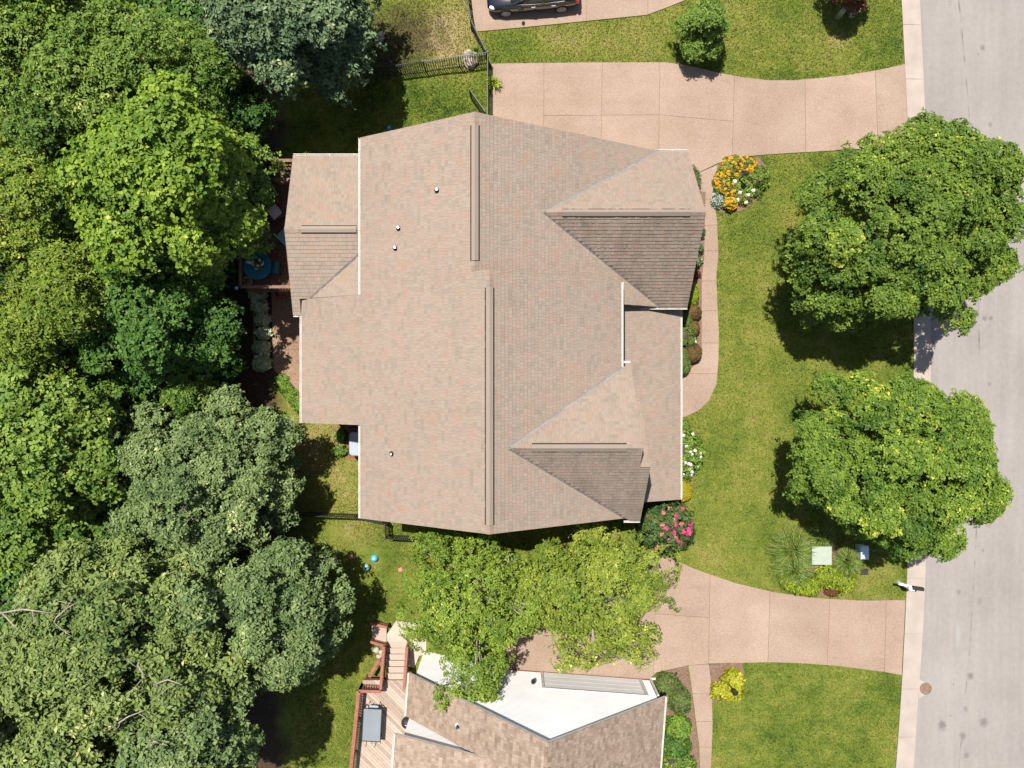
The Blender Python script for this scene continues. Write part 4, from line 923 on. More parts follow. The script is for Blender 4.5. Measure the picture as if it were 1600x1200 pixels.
for i in range(n):
    a0, a1 = 6.2832*i/n, 6.2832*(i+1)/n; b.tube([(p.x+.2*math.cos(a0), p.y+.2*math.sin(a0), 1.4), (p.x+.2*math.cos(a1), p.y+.2*math.sin(a1), 1.4)], .022, 6)
b.lathe((p.x, p.y, 1.02), [(.15, 0), (.2, .37), (.185, .37), (.14, .03)], 20)
tag(b.build('planter_pot', 'wicker', loc=(p.x, p.y, 1.02)), 'empty round wicker pot in the corner of the rear deck', 'planter')
p = P(370, 450, 2.0); b = MB(); b.box((p.x, p.y, 2.03), (.13, .13, .05)); b.lathe((p.x, p.y, 2.05), [(.05, 0), (.06, .05), (.01, .09)], 8)
tag(b.build('post_cap', 'blue_box', loc=(p.x, p.y, 2.0)), 'small pale blue cap on the deck corner post', 'post cap')

# neighbour's deck, stairs and furniture
ND = -.72
nd = thing('deck', 'pale diagonal board deck with redwood railings behind the white house', 'deck', (-6.7, -17, float(H(-6.7, -17))))
outl = [tuple(P(u, v, ND)[:2]) for u, v in ((567, 1063), (655, 1063), (655, 1225), (552, 1225))]
d = Vector((1, -1)).normalized(); nrm = Vector((1, 1)).normalized()
lo = min(nrm.x*x+nrm.y*y for x, y in outl); hi = max(nrm.x*x+nrm.y*y for x, y in outl); c_ = lo
while c_ < hi:
    pl = clip_half(clip_half(outl, nrm.x, nrm.y, c_+.132), -nrm.x, -nrm.y, -c_)
    if len(pl) > 2 and area(pl) > .01:
        b = MB(); b.prism(pl, ND-.035, ND+random.uniform(-.002, .002)); o = b.build('board', 'deckpale', nd)
        at = o.data.attributes.new('rnd', 'FLOAT', 'FACE'); at.data.foreach_set('value', [random.random()]*len(o.data.polygons))
    c_ += .14
b = MB(); b.prism(outl, ND-.3, ND-.05); b.build('frame', 'redwood', nd)
ra = P(566, 1069, ND); rb = P(550, 1225, ND); railing(nd, ra, rb, .92, 'redwood', bal_r, .13, cap=.17)
rc = P(598, 1070, ND); railing(nd, ra, rc, .92, 'redwood', bal_r, .13, cap=.15)
for x, y in (ra[:2], ((ra.x+rb.x)/2, (ra.y+rb.y)/2)):
    b = MB(); z0 = float(H(x, y)); b.box((x+.1, y, (z0+ND-.1)/2), (.14, .14, ND-z0-.1)); b.build('support_post', 'redwood', nd)
stv = [1062, 1051.5, 1041.5, 1031.5, 1021.5, 1012, 1002]
stairs = thing('deck_stairs', 'wooden stairs with redwood handrails going down from the pale deck', 'stairs', tuple(P(618, 1000, -1.8)))
for i in range(6):
    z = ND-.165*(i+1); y0 = P(618, stv[i], z+.1).y; y1 = P(618, stv[i+1], z).y; x0 = P(603, 0, z).x; x1 = P(636, 0, z).x
    b = MB(); b.box(((x0+x1)/2, (y0+y1)/2-.02, z), (x1-x0, abs(y1-y0)+.0, .04)); o = b.build('tread', 'deckpale', stairs)
    at = o.data.attributes.new('rnd', 'FLOAT', 'FACE'); at.data.foreach_set('value', [.75]*len(o.data.polygons))
    b = MB(); b.box(((x0+x1)/2, y0+.01, z-.09), (x1-x0, .02, .14)); b.build('riser', 'raildark', stairs)
tz = ND; bz = ND-.165*6; yt = P(618, 1066, tz).y; yb = P(618, 1003, bz).y
for x in (P(601.5, 0, -1.2).x, P(637, 0, -1.2).x):
    b = MB(); b.bar((x, yt, tz-.06), (x, yb, bz-.06), .06, .3); b.build('stringer', 'redwood', stairs)
    railing(stairs, (x, yt, tz), (x, yb, bz), .9, 'redwood', bal_r, .14, cap=.14)
# lower flight and landing turned to the left
lz = -1.62
lo_ = [tuple(P(u, v, lz)[:2]) for u, v in ((581, 974), (604, 978), (604, 1004), (581, 1002))]
b = MB(); b.prism(lo_, lz-.25, lz); o = b.build('landing', 'deckpale', stairs)
at = o.data.attributes.new('rnd', 'FLOAT', 'FACE'); at.data.foreach_set('value', [.6]*len(o.data.polygons))
railing(stairs, P(583, 970, lz), P(606, 975, lz), .55, 'redwood', bal_r, .12); railing(stairs, P(583, 998, lz), P(604, 1004, lz), .55, 'redwood', bal_r, .12)
b = MB(); b.bar(P(592, 1030, -.9), P(577, 1058, -1.0), .16, .06); b.bar(P(592, 1030, -.9), P(600, 1052, -1.0), .09, .06); b.build('brace', 'redwood', stairs)
for i, (u, v, r) in enumerate(((588, 1016, .19), (596, 1019, .17), (592, 1026, .16))):
    p = G(u, v, .1); b = MB(); b.ball(p, (r, r*.9, r*.7), 12, 8, .12); tag(b.build('stone', 'rock', loc=p, smooth=True), ('large rounded pale stone beside the deck stairs, leftmost of three', 'rounded pale stone beside the deck stairs, nearest the treads', 'smallest pale stone, lowest of three beside the deck stairs')[i], 'stone', 'stones beside the deck stairs')
# table
p = P(581, 1133, ND+.73); T = thing('patio_table', 'rectangular glass topped table with dark frame on the pale deck', 'table', (p.x, p.y, ND))
rz = math.radians(-3)
def L2(x, y): return (p.x+x*math.cos(rz)-y*math.sin(rz), p.y+x*math.sin(rz)+y*math.cos(rz))
b = MB(); b.box(L2(0, 0)+(ND+.72,), (.88, 1.6, .015), rz); b.build('glass_top', 'glass', T)
b = MB()
for (x, y, sx, sy) in ((-.46, 0, .035, 1.68), (.46, 0, .035, 1.68), (0, .82, .95, .035), (0, -.82, .95, .035)): b.box(L2(x, y)+(ND+.72,), (sx, sy, .04), rz)
b.build('table_frame', 'black', T)
for sx in (-1, 1):
    for sy in (-1, 1): b = MB(); b.bar(L2(sx*.42, sy*.76)+(ND,), L2(sx*.42, sy*.76)+(ND+.7,), .035, .035); b.build('leg', 'black', T)
for k_, (yy, lab) in enumerate(((.62, 'black framed chair tucked under the stair end of the glass table'), (-.62, 'black framed chair tucked under the far end of the glass table'))):
    q = L2(0, yy); T2 = thing('patio_chair', lab, 'chair', (q[0], q[1], ND)); s_ = 1 if yy > 0 else -1
    b = MB(); b.box((q[0], q[1], ND+.42), (.5, .5, .03), rz); b.build('seat', 'tublid', T2)
    for sx in (-1, 1):
        b = MB(); b.tube([L2(sx*.26, yy-.25*s_)+(ND+.02,), L2(sx*.26, yy-.2*s_)+(ND+.44,), L2(sx*.25, yy+.25*s_)+(ND+.46,), L2(sx*.22, yy+.42*s_)+(ND+.86,)], .017, 6); b.build('side_frame', 'black', T2)
        b = MB(); b.tube([L2(sx*.26, yy+.2*s_)+(ND+.45,), L2(sx*.27, yy+.3*s_)+(ND+.02,)], .017, 6); b.build('leg', 'black', T2)
p = P(636, 1130, ND+.8); T = thing('kettle_grill', 'dark round kettle grill half under the white house eaves', 'grill', (p.x, p.y, ND))
b = MB(); b.ball((p.x, p.y, ND+.75), (.3, .3, .28), 20, 12); b.build('bowl', 'blackmatte', T, smooth=True); b = MB(); b.tube([(p.x-.06, p.y, ND+1.02), (p.x-.06, p.y, ND+1.08), (p.x+.06, p.y, ND+1.08), (p.x+.06, p.y, ND+1.02)], .012, 6); b.build('lid_handle', 'steel', T)
for i in range(3): a = 2.1*i; b = MB(); b.tube([(p.x+.15*math.cos(a), p.y+.15*math.sin(a), ND+.55), (p.x+.32*math.cos(a), p.y+.32*math.sin(a), ND)], .014, 6); b.build('leg', 'steel', T)

# hot tub
p = P(561, 690, -.2); zt = -.25; g0 = float(H(p.x, p.y))
T = thing('hot_tub', 'brown hot tub with blue grey lid against the house wall', 'hot tub', (p.x, p.y, g0))
x0, x1 = P(545, 0, zt).x, P(545, 0, zt).x+1.9; y0, y1 = P(0, 713, zt).y, P(0, 671, zt).y
b = MB(); b.box(((x0+x1)/2, (y0+y1)/2, (g0+zt)/2), (x1-x0, y1-y0, zt-g0)); b.build('cabinet', 'tubside', T)
b = MB(); lx0 = P(546.5, 0, zt).x; ly0, ly1 = P(0, 711.5, zt).y, P(0, 675, zt).y; r_ = .18; pts = []
for cx, cy, a0 in ((x1-r_, ly1-r_, 0), (lx0+r_, ly1-r_, 90), (lx0+r_, ly0+r_, 180), (x1-r_, ly0+r_, 270)):
    for k_ in range(6): a = math.radians(a0+k_*18); pts.append((cx+r_*math.cos(a), cy+r_*math.sin(a)))
b.prism(pts, zt, zt+.10); mxp = (sum(q[0] for q in pts)/len(pts), sum(q[1] for q in pts)/len(pts)); b.prism([(mxp[0]+(q[0]-mxp[0])*.93, mxp[1]+(q[1]-mxp[1])*.95) for q in pts], zt+.10, zt+.125); b.build('lid', 'tublid', T)
b = MB(); b.box((x0+.02, y1+.06, (g0+zt)/2+.15), (.08, .08, zt-g0+.4)); b.bar((x0+.02, y1+.06, zt+.12), (x1, y1+.06, zt+.12), .08, .08); b.build('cover_lifter', 'tubside', T)

# ------------------------------------------------------------------ fences
pick = shared_box('picket', (.03, .03, 1.0), 'black')
def fence(name, label, path, h=1.2, cat='fence', step=.115, group=None, endposts=True):
    pts = [G(u, v) for u, v in path]; T = thing(name, label, cat, tuple(pts[0]), group); up = Vector((0, 0, 1))
    for a, b_ in zip(pts, pts[1:]):
        d = b_-a; L = d.length; n = max(1, round(L/1.9))
        for i in range(n+1):
            if i == n and b_ is not pts[-1]: continue
            p = a+d*(i/n); p.z = float(H(p.x, p.y)); m = MB(); m.box(p+up*(h/2+.03), (.06, .06, h+.1), math.atan2(d.y, d.x)); m.build('post', 'black', T)
        for i in range(n):
            p = a+d*(i/n); q = a+d*((i+1)/n); p.z = float(H(p.x, p.y)); q.z = float(H(q.x, q.y))
            for z in (.14, h-.18, h): m = MB(); m.bar(p+up*z, q+up*z, .035, .04); m.build('rail', 'black', T)
        k = int(L/step)
        for i in range(1, k):
            p = a+d*(i/k); p.z = float(H(p.x, p.y)); shared('picket', pick, T, p+up*.06, math.atan2(d.y, d.x), (1, 1, h-.06))
    return T
fence('metal_fence', 'black metal picket fence crossing the north lawn to the driveway corner', [(560, 126), (608, 119), (665, 111), (718, 104), (761, 98)])
fence('metal_fence', 'black metal fence running along the driveway to the house roof', [(763, 97), (763, 140), (763, 205)])
fence('metal_fence', 'black metal fence slanting up beside the far driveway toward the car', [(760, 94), (737, 47), (731, 5), (727, -40)])
fence('gate', 'open black metal gate standing in the lawn beside the roof peak', [(736, 154), (759, 187)], cat='gate')
fence('metal_fence', 'black metal fence running from the oak to the gutter corner', [(440, 799), (500, 801), (561, 803), (604, 813)], 1.15)
fence('metal_fence', 'short black metal fence corner beside the rear wall near the balls', [(607, 813), (608, 835), (660, 838)], 1.15)

# ------------------------------------------------------------------ the car
def car():
    rz = math.radians(184.5); c0 = Vector((1.03, 19.50, 0.055)); ca, sa = math.cos(rz), math.sin(rz)
    T = thing('parked_car', 'black car parked on the driveway at the top edge', 'car', c0)
    def W_(x, y, z): return (c0.x+x*ca-y*sa, c0.y+x*sa+y*ca, c0.z+z)
    def loft(name, st, mat, smooth=True, parent=T, cap=True):
        b = MB(); n = len(st[0][1])
        for x, sec in st:
            for (y, z) in sec: b.v.append(W_(x, y, z))
        for i in range(len(st)-1):
            for j in range(n-1): b.f.append((i*n+j, (i+1)*n+j, (i+1)*n+j+1, i*n+j+1)); b.mi.append(0)
        if cap: b.f += [tuple(range(n)), tuple(range((len(st)-1)*n, len(st)*n))[::-1]]; b.mi += [0, 0]
        o = b.build(name, mat, parent, smooth=smooth); return o
    def sec(w, zb, zs, zt, cr=.0):
        h = [(w*.86, zb), (w*.97, zb+.10), (w, zb+.28), (w*.985, zs-.12), (w*.95, zs), (w*.80, zt-.015), (w*.4, zt+.0+cr*.6), (0, zt+cr)]
        return h+[(-y, z) for y, z in h[::-1][1:]]
    st = [(-2.30, sec(.62, .42, .70, .86)), (-2.24, sec(.76, .30, .78, .98)), (-2.0, sec(.86, .24, .86, 1.02)), (-1.5, sec(.90, .22, .90, 1.02)), (-.6, sec(.91, .20, .90, .98)), (.5, sec(.91, .20, .88, .95)), (1.0, sec(.905, .21, .86, .94, .02)),
          (1.5, sec(.895, .22, .80, .88, .03)), (1.95, sec(.85, .24, .72, .79, .03)), (2.18, sec(.76, .28, .64, .70, .02)), (2.30, sec(.60, .34, .54, .58, .01))]
    loft('body', st, 'carpaint')
    def cab(w0, z0, w1, z1): h = [(w0, z0), (w1+.03, z1-.08), (w1-.05, z1), (0, z1+.035)]; return h+[(-y, z) for y, z in h[::-1][1:]]
    loft('cabin_glass', [(-2.0, cab(.74, .97, .70, 1.0)), (-1.35, cab(.80, .95, .64, 1.38)), (-.4, cab(.82, .93, .64, 1.44)), (.25, cab(.82, .92, .63, 1.41)), (1.15, cab(.76, .90, .70, .94))], 'window')
    loft('roof', [(-1.45, [(.64, 1.37), (.55, 1.405), (0, 1.435), (-.55, 1.405), (-.64, 1.37)]), (-.4, [(.66, 1.41), (.57, 1.455), (0, 1.49), (-.57, 1.455), (-.66, 1.41)]), (.3, [(.64, 1.38), (.55, 1.425), (0, 1.46), (-.55, 1.425), (-.64, 1.38)])], 'carpaint', cap=False)
    for s_ in (-1, 1):
        for (xa, za, ya, xb, zb, yb) in ((-1.4, 1.36, .67, -1.95, 1.0, .77), (.28, 1.38, .66, 1.1, .94, .77), (-.45, 1.42, .68, -.5, .95, .83)):
            b = MB(); b.bar(W_(xa, s_*ya, za), W_(xb, s_*yb, zb), .07, .06); b.build('pillar', 'carpaint', T)
        b = MB(); b.tube([W_(1.0, s_*.80, .93), W_(.3, s_*.85, .955), (W_(-.6, s_*.855, .97)), W_(-1.5, s_*.83, 1.0)], .014, 6); b.build('window_trim', 'steel', T)
        b = MB(); b.tube([W_(.28, s_*.70, 1.40), W_(-.4, s_*.72, 1.43), W_(-1.3, s_*.70, 1.38)], .013, 6); b.build('roof_rail', 'steel', T)
        for hx in (.05, -.95):
            b = MB(); b.tube([W_(hx+.1, s_*.915, .80), W_(hx, s_*.935, .805), W_(hx-.1, s_*.915, .80)], .018, 6); b.build('door_handle', 'alloy', T)
        b = MB(); b.ball(W_(.72, s_*1.02, .98), (.09, .12, .075), 12, 8); b.build('wing_mirror', 'carpaint', T, smooth=True)
        b = MB(); b.ball(W_(2.02, s_*.70, .67), (.2, .13, .06), 14, 8); b.build('headlight', 'headlamp', T, smooth=True)
        b = MB(); b.ball(W_(-2.16, s_*.72, .86), (.11, .15, .09), 12, 8); b.build('tail_light', 'taillamp', T, smooth=True)
        for x in (1.40, -1.38):
            b = MB(); b.lathe(W_(x, s_*.80, .335), [(.22, .115*1), (.30, .12), (.335, .08), (.335, -.08), (.30, -.12), (.22, -.115)], 26, axis='y', rz=rz); wh = b.build('tyre', 'tyre', T, smooth=False)
            b = MB(); b.lathe(W_(x, s_*.905, .335), [(.225, 0), (.225, s_*.012), (.20, s_*.02)], 24, axis='y', rz=rz); b.build('rim', 'blackmatte', wh)
            b = MB()
            for k_ in range(6):
                a = k_*1.0472; b.bar(W_(x+.03*math.cos(a), s_*.93, .335+.03*math.sin(a)), W_(x+.215*math.cos(a), s_*.925, .335+.215*math.sin(a)), .05, .045)
            n = 24
            b.lathe(W_(x, s_*.925, .335), [(.235, 0), (.235, s_*.015), (.205, s_*.015), (.205, 0)], 24, axis='y', rz=rz); b.build('spokes', 'alloy', wh)
car()

# ------------------------------------------------------------------ small things
p0 = G(1403, 909); T = thing('mailbox', 'black mailbox on a white post and bracket at the kerb', 'mailbox', p0); rz = math.radians(-8)
b = MB(); b.box(p0+Vector((0, 0, .62)), (.12, .12, 1.24), rz); b.lathe(p0+Vector((0, 0, 1.24)), [(.09, 0), (.09, .03), (.03, .06), (.05, .11), (.01, .16)], 10); b.build('post', 'siding', T)
b = MB(); b.bar(p0+Vector((-.42, .14, .93)), p0+Vector((.62, -.10, .93)), .10, .10); b.bar(p0+Vector((-.02, 0, .50)), p0+Vector((.38, -.06, .90)), .07, .07); b.build('bracket', 'siding', T)
b = MB(); pr = [(-.09, 0), (.09, 0), (.09, .13)]+[(.09*math.cos(a), .13+.09*math.sin(a)) for a in (0.4, .8, 1.2, 1.57, 1.95, 2.35, 2.75)]+[(-.09, .13)]
k = len(b.v); ca, sa = math.cos(rz), math.sin(rz)
for x in (.18, .72):
    for y, z in pr: b.v.append((p0.x+x*ca-y*sa, p0.y+x*sa+y*ca, p0.z+.985+z))
n = len(pr); b.f += [tuple(range(n)), tuple(range(n, 2*n))[::-1]]+[(i, n+i, n+(i+1) % n, (i+1) % n) for i in range(n)]; b.mi = [0]*len(b.f); b.build('box', 'blackmatte', T)
b = MB(); b.box(p0+Vector((.16, -.12, 1.0)), (.26, .10, .20), rz); b.build('newspaper_holder', 'siding', T)

q = G(1280, 866, .4); T = thing('transformer_box', 'pale green square utility box among grasses by the street maple', 'utility box', (q.x, q.y, 0))
b = MB(); b.box((q.x, q.y, .05), (1.05, 1.0, .1)); b.build('pad', 'concrete', T)
b = MB(); b.prism([(q.x-.47, q.y-.43), (q.x+.47, q.y-.43), (q.x+.47, q.y+.43), (q.x-.47, q.y+.43)], .1, .68); b.build('cabinet', 'green_box', T)
b = MB(); b.prism([(q.x-.49, q.y-.45), (q.x+.49, q.y-.45), (q.x+.49, q.y+.45), (q.x-.49, q.y+.45)], .68, .74); b.build('lid', 'green_box', T)
b = MB(); b.box((q.x, q.y-.44, .45), (.08, .04, .14)); b.build('latch', 'steel', T)
q = G(1347, 862, .4); T = thing('cable_pedestal', 'small pale blue utility pedestal in the shade under the street maple', 'utility box', (q.x, q.y, 0))
b = MB(); b.box((q.x, q.y, .32), (.36, .62, .64)); b.build('cabinet', 'blue_box', T); b = MB(); b.extr([(q.y-.34, .64), (q.y+.34, .64), (q.y+.28, .72), (q.y-.28, .72)], 'x', q.x-.2, q.x+.2); b.build('lid', 'blue_box', T)
q = G(1350, 893, .02); b = MB(); b.box(q+Vector((0, 0, .04)), (.34, .3, .1)); b.box(q+Vector((0, 0, .1)), (.26, .22, .03)); tag(b.build('meter_cover', 'blackmatte', loc=q), 'small dark ground box on the lawn below the blue pedestal', 'ground box')
q = G(1307, 29); b = MB(); b.lathe(q, [(.125, 0), (.125, .78), (.115, .86), (.07, .92), (.01, .94)], 16); tag(b.build('utility_post', 'green_box', loc=q, smooth=True), 'pale green round utility post beside the mirror ball', 'utility post')
q = G(1331, 24); T = thing('gazing_ball', 'silver mirrored gazing ball on a stand at the top edge', 'garden ornament', q); b = MB(); b.lathe(q, [(.16, 0), (.14, .04), (.06, .1), (.05, .4), (.11, .46)], 12); b.build('stand', 'concrete', T); b = MB(); b.ball(q+Vector((0, 0, .62)), .19, 24, 14); b.build('ball', 'chrome', T, smooth=True)
q = P(1446.5, 1076, .03); T = thing('storm_drain', 'round rusty iron storm drain cover in a concrete collar at the kerb', 'drain cover', (q.x, q.y, .012))
b = MB(); b.prism([tuple(P(u, v, .02)[:2]) for u, v in ((1436, 1061), (1443, 1064), (1457, 1076), (1443, 1087), (1435.5, 1091))], -.05, .022); b.build('collar', 'kerb', T)
b = MB(); b.lathe((q.x, q.y, .0), [(.30, 0), (.30, .04), (.27, .046), (.265, .038), (.0, .04)], 32); b.build('cover', 'rust', T)
b = MB()
for i in range(-3, 4):
    for j in range(-3, 4):
        if i*i+j*j < 9: b.box((q.x+i*.07, q.y+j*.07, .041), (.035, .035, .008))
b.build('tread_studs', 'rust', T)['kind'] = 'stuff'
def ballthing(u, v, r, mat, label, ring=None):
    q = G(u, v, r); b = MB(); b.ball(q, r, 24, 14); T = thing('ball', label, 'ball', q-Vector((0, 0, r))); b.build('shell', mat, T, smooth=True)
    if ring: b = MB(); b.lathe(q+Vector((0, 0, r*.93)), [(.02, 0), (.05, .02), (.05, .03), (.0, .03)], 12); b.build('valve', ring, T)
ballthing(585, 872, .19, 'blueball', 'bright blue play ball on the lawn below the house', 'cushion'); ballthing(572.5, 886, .19, 'greyball', 'grey green play ball on the lawn left of the blue ball', 'black')
ballthing(549, 870, .12, 'pinkball', 'small dusty pink ball on the lawn near the oak shadow'); ballthing(608.5, 201, .17, 'teal', 'teal ball on the shaded lawn against the north roof edge', 'tealpale')
q = G(626, 890, .02); b = MB()
for i in range(5):
    a = i*1.2566; b.tube([q+Vector((0, 0, .05)), q+Vector((.08*math.cos(a), .08*math.sin(a), .06)), q+Vector((.15*math.cos(a), .15*math.sin(a), .02))], [.06, .045, .02], 7)
tag(b.build('star_toy', 'coral', loc=q, smooth=True), 'small coral star shaped toy on the lawn beside the tree', 'toy')
def jit(b, a): b.v = [(x+random.uniform(-a, a), y+random.uniform(-a, a), z+random.uniform(-a, a)) for x, y, z in b.v]
q = G(735, 93, .1); b = MB(); b.ball(q, (.42, .5, .38), 11, 7, .10); jit(b, .07); tag(b.build('boulder', 'rock', loc=q), 'pale boulder in the corner of the north fence', 'boulder')
q = G(594, 61, .1); b = MB(); b.ball(q, (.22, .42, .3), 10, 7, .12); jit(b, .05); tag(b.build('boulder', 'rock', loc=q), 'pale boulder at the edge of the blue green tree', 'boulder')
def lamp(name, label, u, v, h, lean=(0, 0)):
    q = G(u, v); T = thing(name, label, 'lamp post', q); t0 = q+Vector((lean[0], lean[1], h))
    b = MB(); b.tube([q, t0], .035, 8); b.build('post', 'black', T); b = MB(); b.lathe(t0, [(.05, -.02), (.09, .02), (.11, .2), (.15, .22), (.03, .32)], 8); b.build('lantern', 'black', T)
lamp('lamp_post', 'short black lantern post among the yellow shrubs by the front walk', 1134, 1062, 1.5); lamp('lamp_post', 'black lantern post standing in the orange flower bed', 1151, 284, 1.4)
b = MB(); q = G(1129, 1059.5, .06); b.box(q, (.34, .08, .07), .1); b.box(q+Vector((.12, -.1, 0)), (.1, .22, .06), .4); tag(b.build('garden_sign', 'blackmatte', loc=q), 'small dark bracket lying on mulch beside the yellow shrub', 'bracket')

# ------------------------------------------------------------------ shrubs and flowers
def sh(u, v, rpx, h, **kw):
    q = G(u, v, h*.6); return (q.x, q.y, float(H(q.x, q.y))), (rpx[0]/32.0, rpx[1]/32.0, h*.57)
def SH(u, v, rpx, h, label, mat, **kw):
    loc, r = sh(u, v, rpx, h); return shrub(kw.pop('name', 'shrub'), label, loc, r, mat, **kw)
gbw = 'clipped shrubs along the porch'
for u, v, rp, h, lab, mat, sp in ((1081, 460, (12, 20), 1.0, 'yellow green clipped shrub at the lower corner of the garage gable', 'lime', 'ball'), (1083, 488, (13, 13), .9, 'bronze clipped round shrub nearest the garage gable corner', 'bronze', 'ball'),
    (1070, 500, (13, 14), .9, 'green clipped shrub at the porch gutter just below the garage roof', 'box', 'ball'), (1082, 513, (12, 12), .8, 'bronze clipped round shrub, middle of the three along the walk', 'bronze', 'ball'), (1071, 526, (14, 14), .9, 'square clipped green shrub in the middle of the porch row', 'box', 'box'),
    (1084, 551, (13, 15), .9, 'bronze clipped round shrub, last of the three down the walk', 'bronze', 'ball'), (1067, 565, (13, 22), .9, 'long oval clipped green shrub at the lower end of the porch row', 'box', 'ball')):
    SH(u, v, rp, h, lab, mat, n=1500, leaf=.055, k=3, group=gbw, shape=sp, wob=.03, jitter=.025)
SH(1083, 283, (13, 24), .8, 'green shrub peeping out from under the garage gable', 'box', n=500, leaf=.06, k=3)
for v, h, lab in ((362, .6, 'small blue green plant under the garage eave nearest the ridge'), (388, .7, 'leafy blue green plant under the garage eave in the middle'), (408, .6, 'leafy blue green plant under the garage eave nearest the yellow shrub')):
    SH(1089-(v-362)*.12, v, (12, 10), h, lab, 'blue', n=120, leaf=.14, k=4, name='perennial', cat='plant')
SH(1087, 428, (8, 6), .4, 'small reddish plant beside the front walk above the yellow green shrub', 'red', n=70, leaf=.1, name='perennial', cat='plant')
SH(1084, 530, (5, 5), .35, 'tiny white flowering plant between the bronze shrubs', 'hyd', n=40, leaf=.08, name='flowering_plant', cat='plant', flowers=[('fwhite', 6, .06, None)])
SH(1072, 710, (24, 34), 1.3, 'light green hydrangea with white blooms beside the porch roof', 'hyd', n=520, leaf=.15, k=4, name='hydrangea', flowers=[('fwhite', 22, .075, (.45, -.2, .0))], wob=.12, jitter=.08)
SH(1068, 767, (14, 17), .9, 'smooth golden green mound at the corner of the porch roof', 'gold', n=2800, leaf=.06, k=3, wob=.02, jitter=.02)
SH(1068, 665, (10, 8), .35, 'low pale plant at the end of the front walk', 'olive', n=90, leaf=.1, name='perennial', cat='plant')
cm = SH(1042, 823, (36, 34), 2.3, 'crape myrtle with bright pink blooms by the house corner', 'myrtle', n=1000, leaf=.16, k=5, name='crape_myrtle', cat='shrub', wob=.16, jitter=.14, core=.72, flowers=[('fpink', 34, .13, (.6, -.3, .0)), ('fcoral', 22, .12, None)])
# flower bed by the drive
fb = 'perennials in the flower bed by the drive'
for u, v, rp, lab in ((1146, 255, (13, 9), 'orange flowering clump at the top of the bed by the drive'), (1166, 258, (12, 9), 'orange flowering clump at the upper right of the bed by the drive'), (1143, 268, (11, 8), 'orange flowering clump in the upper left of the bed by the drive'), (1173, 263, (9, 7), 'orange flowering clump touching the green mound'),
                      (1126, 283, (8, 10), 'orange flowering clump at the left side of the bed above the silver plant'), (1134, 296, (13, 8), 'orange flowering clump in the middle left of the bed'), (1141, 318, (8, 7), 'orange and pink flowering clump at the bottom of the bed')):
    SH(u, v, (rp[0]*1.3, rp[1]*1.3), .6, lab, 'olive', n=190, leaf=.10, k=4, name='flowering_plant', cat='plant', group=fb, wob=.12, flowers=[('forange', 34, .062, None)])
SH(1185, 276, (17, 16), .75, 'round dark green leafy mound at the right of the flower bed', 'mid', n=260, leaf=.13, k=4, wob=.08, core=.85, group=fb)
SH(1134, 271, (12, 11), .45, 'yellow green hosta at the left of the flower bed', 'lime', n=110, leaf=.14, name='perennial', cat='plant', group=fb)
SH(1160, 291, (21, 16), .5, 'bright green leafy plant with white blooms in the middle of the bed', 'hyd', n=280, leaf=.12, name='flowering_plant', cat='plant', group=fb, flowers=[('fwhite', 5, .09, None)])
SH(1160, 306, (17, 13), .45, 'lime green plant with white blooms at the lower right of the bed', 'lime', n=160, leaf=.1, name='flowering_plant', cat='plant', group=fb, flowers=[('fwhite', 5, .10, (.4, -.3, 0))])
SH(1180, 300, (12, 9), .35, 'small bright green plant below the dark green mound', 'hyd', n=70, leaf=.1, name='perennial', cat='plant', group=fb)
SH(1153, 276, (13, 10), .45, 'olive green plant round the black lantern post', 'olive', n=100, leaf=.1, name='perennial', cat='plant', group=fb)
SH(1124, 312, (12, 12), .4, 'silver leaved plant at the lower left corner of the flower bed', 'silver', n=130, leaf=.14, wid=.35, k=5, name='perennial', cat='plant', group=fb)
SH(1131, 303, (6, 5), .4, 'small lilac flowering plant above the silver plant', 'hyd', n=40, leaf=.08, name='flowering_plant', cat='plant', group=fb, flowers=[('flilac', 7, .08, None)])
# back of the house
hg = 'variegated hostas along the back patio'
for u, v, rp, lab in ((403, 461, (15, 10), 'variegated hosta closest to the deck'), (405, 478, (14, 11), 'variegated hosta, second from the deck'), (410, 498, (13, 11), 'variegated hosta, third from the deck'), (412, 520, (12, 10), 'variegated hosta, fourth from the deck'), (408, 542, (14, 11), 'variegated hosta, second from the lawn end'), (408, 567, (15, 14), 'large variegated hosta at the lawn end of the row')):
    SH(u, v, (rp[0]*.86, rp[1]*.84), .5, lab, 'varieg', n=150, leaf=.17, k=5, wid=.7, name='hosta', cat='plant', group=hg, wob=.1, core=.7)
for i, (u, v) in enumerate(((447, 605), (455, 616), (463, 627), (470, 636), (440, 594))):
    SH(u, v, (11, 9), .3, ('bright green ground cover clump, %s along the patio edge' % ('middle', 'just below the middle', 'fourth', 'nearest the gutter corner', 'nearest the hostas')[i]), 'hyd', n=190, leaf=.10, k=4, name='ground_cover', cat='plant', group='ground cover along the patio edge', wob=.15)
SH(532, 681, (9, 10), .6, 'small green shrub above the other one beside the hot tub', 'mid', n=150, leaf=.14, group='shrubs beside the hot tub'); SH(531, 704, (10, 8), .55, 'small green shrub at the lower corner of the hot tub', 'mid', n=130, leaf=.14, group='shrubs beside the hot tub')
q = G(772, 133); blades('spiky_plant', 'yellow green strappy plant at the driveway edge beside the fence', (q.x, q.y, 0.03), .45, .5, 'lime', 90, width=.04, cat='plant')
q = G(745, 86); blades('spiky_plant', 'wispy green grass growing over the boulder at the fence corner', (q.x, q.y, 0.03), .5, .7, 'olive', 120, width=.015, cat='ornamental grass')
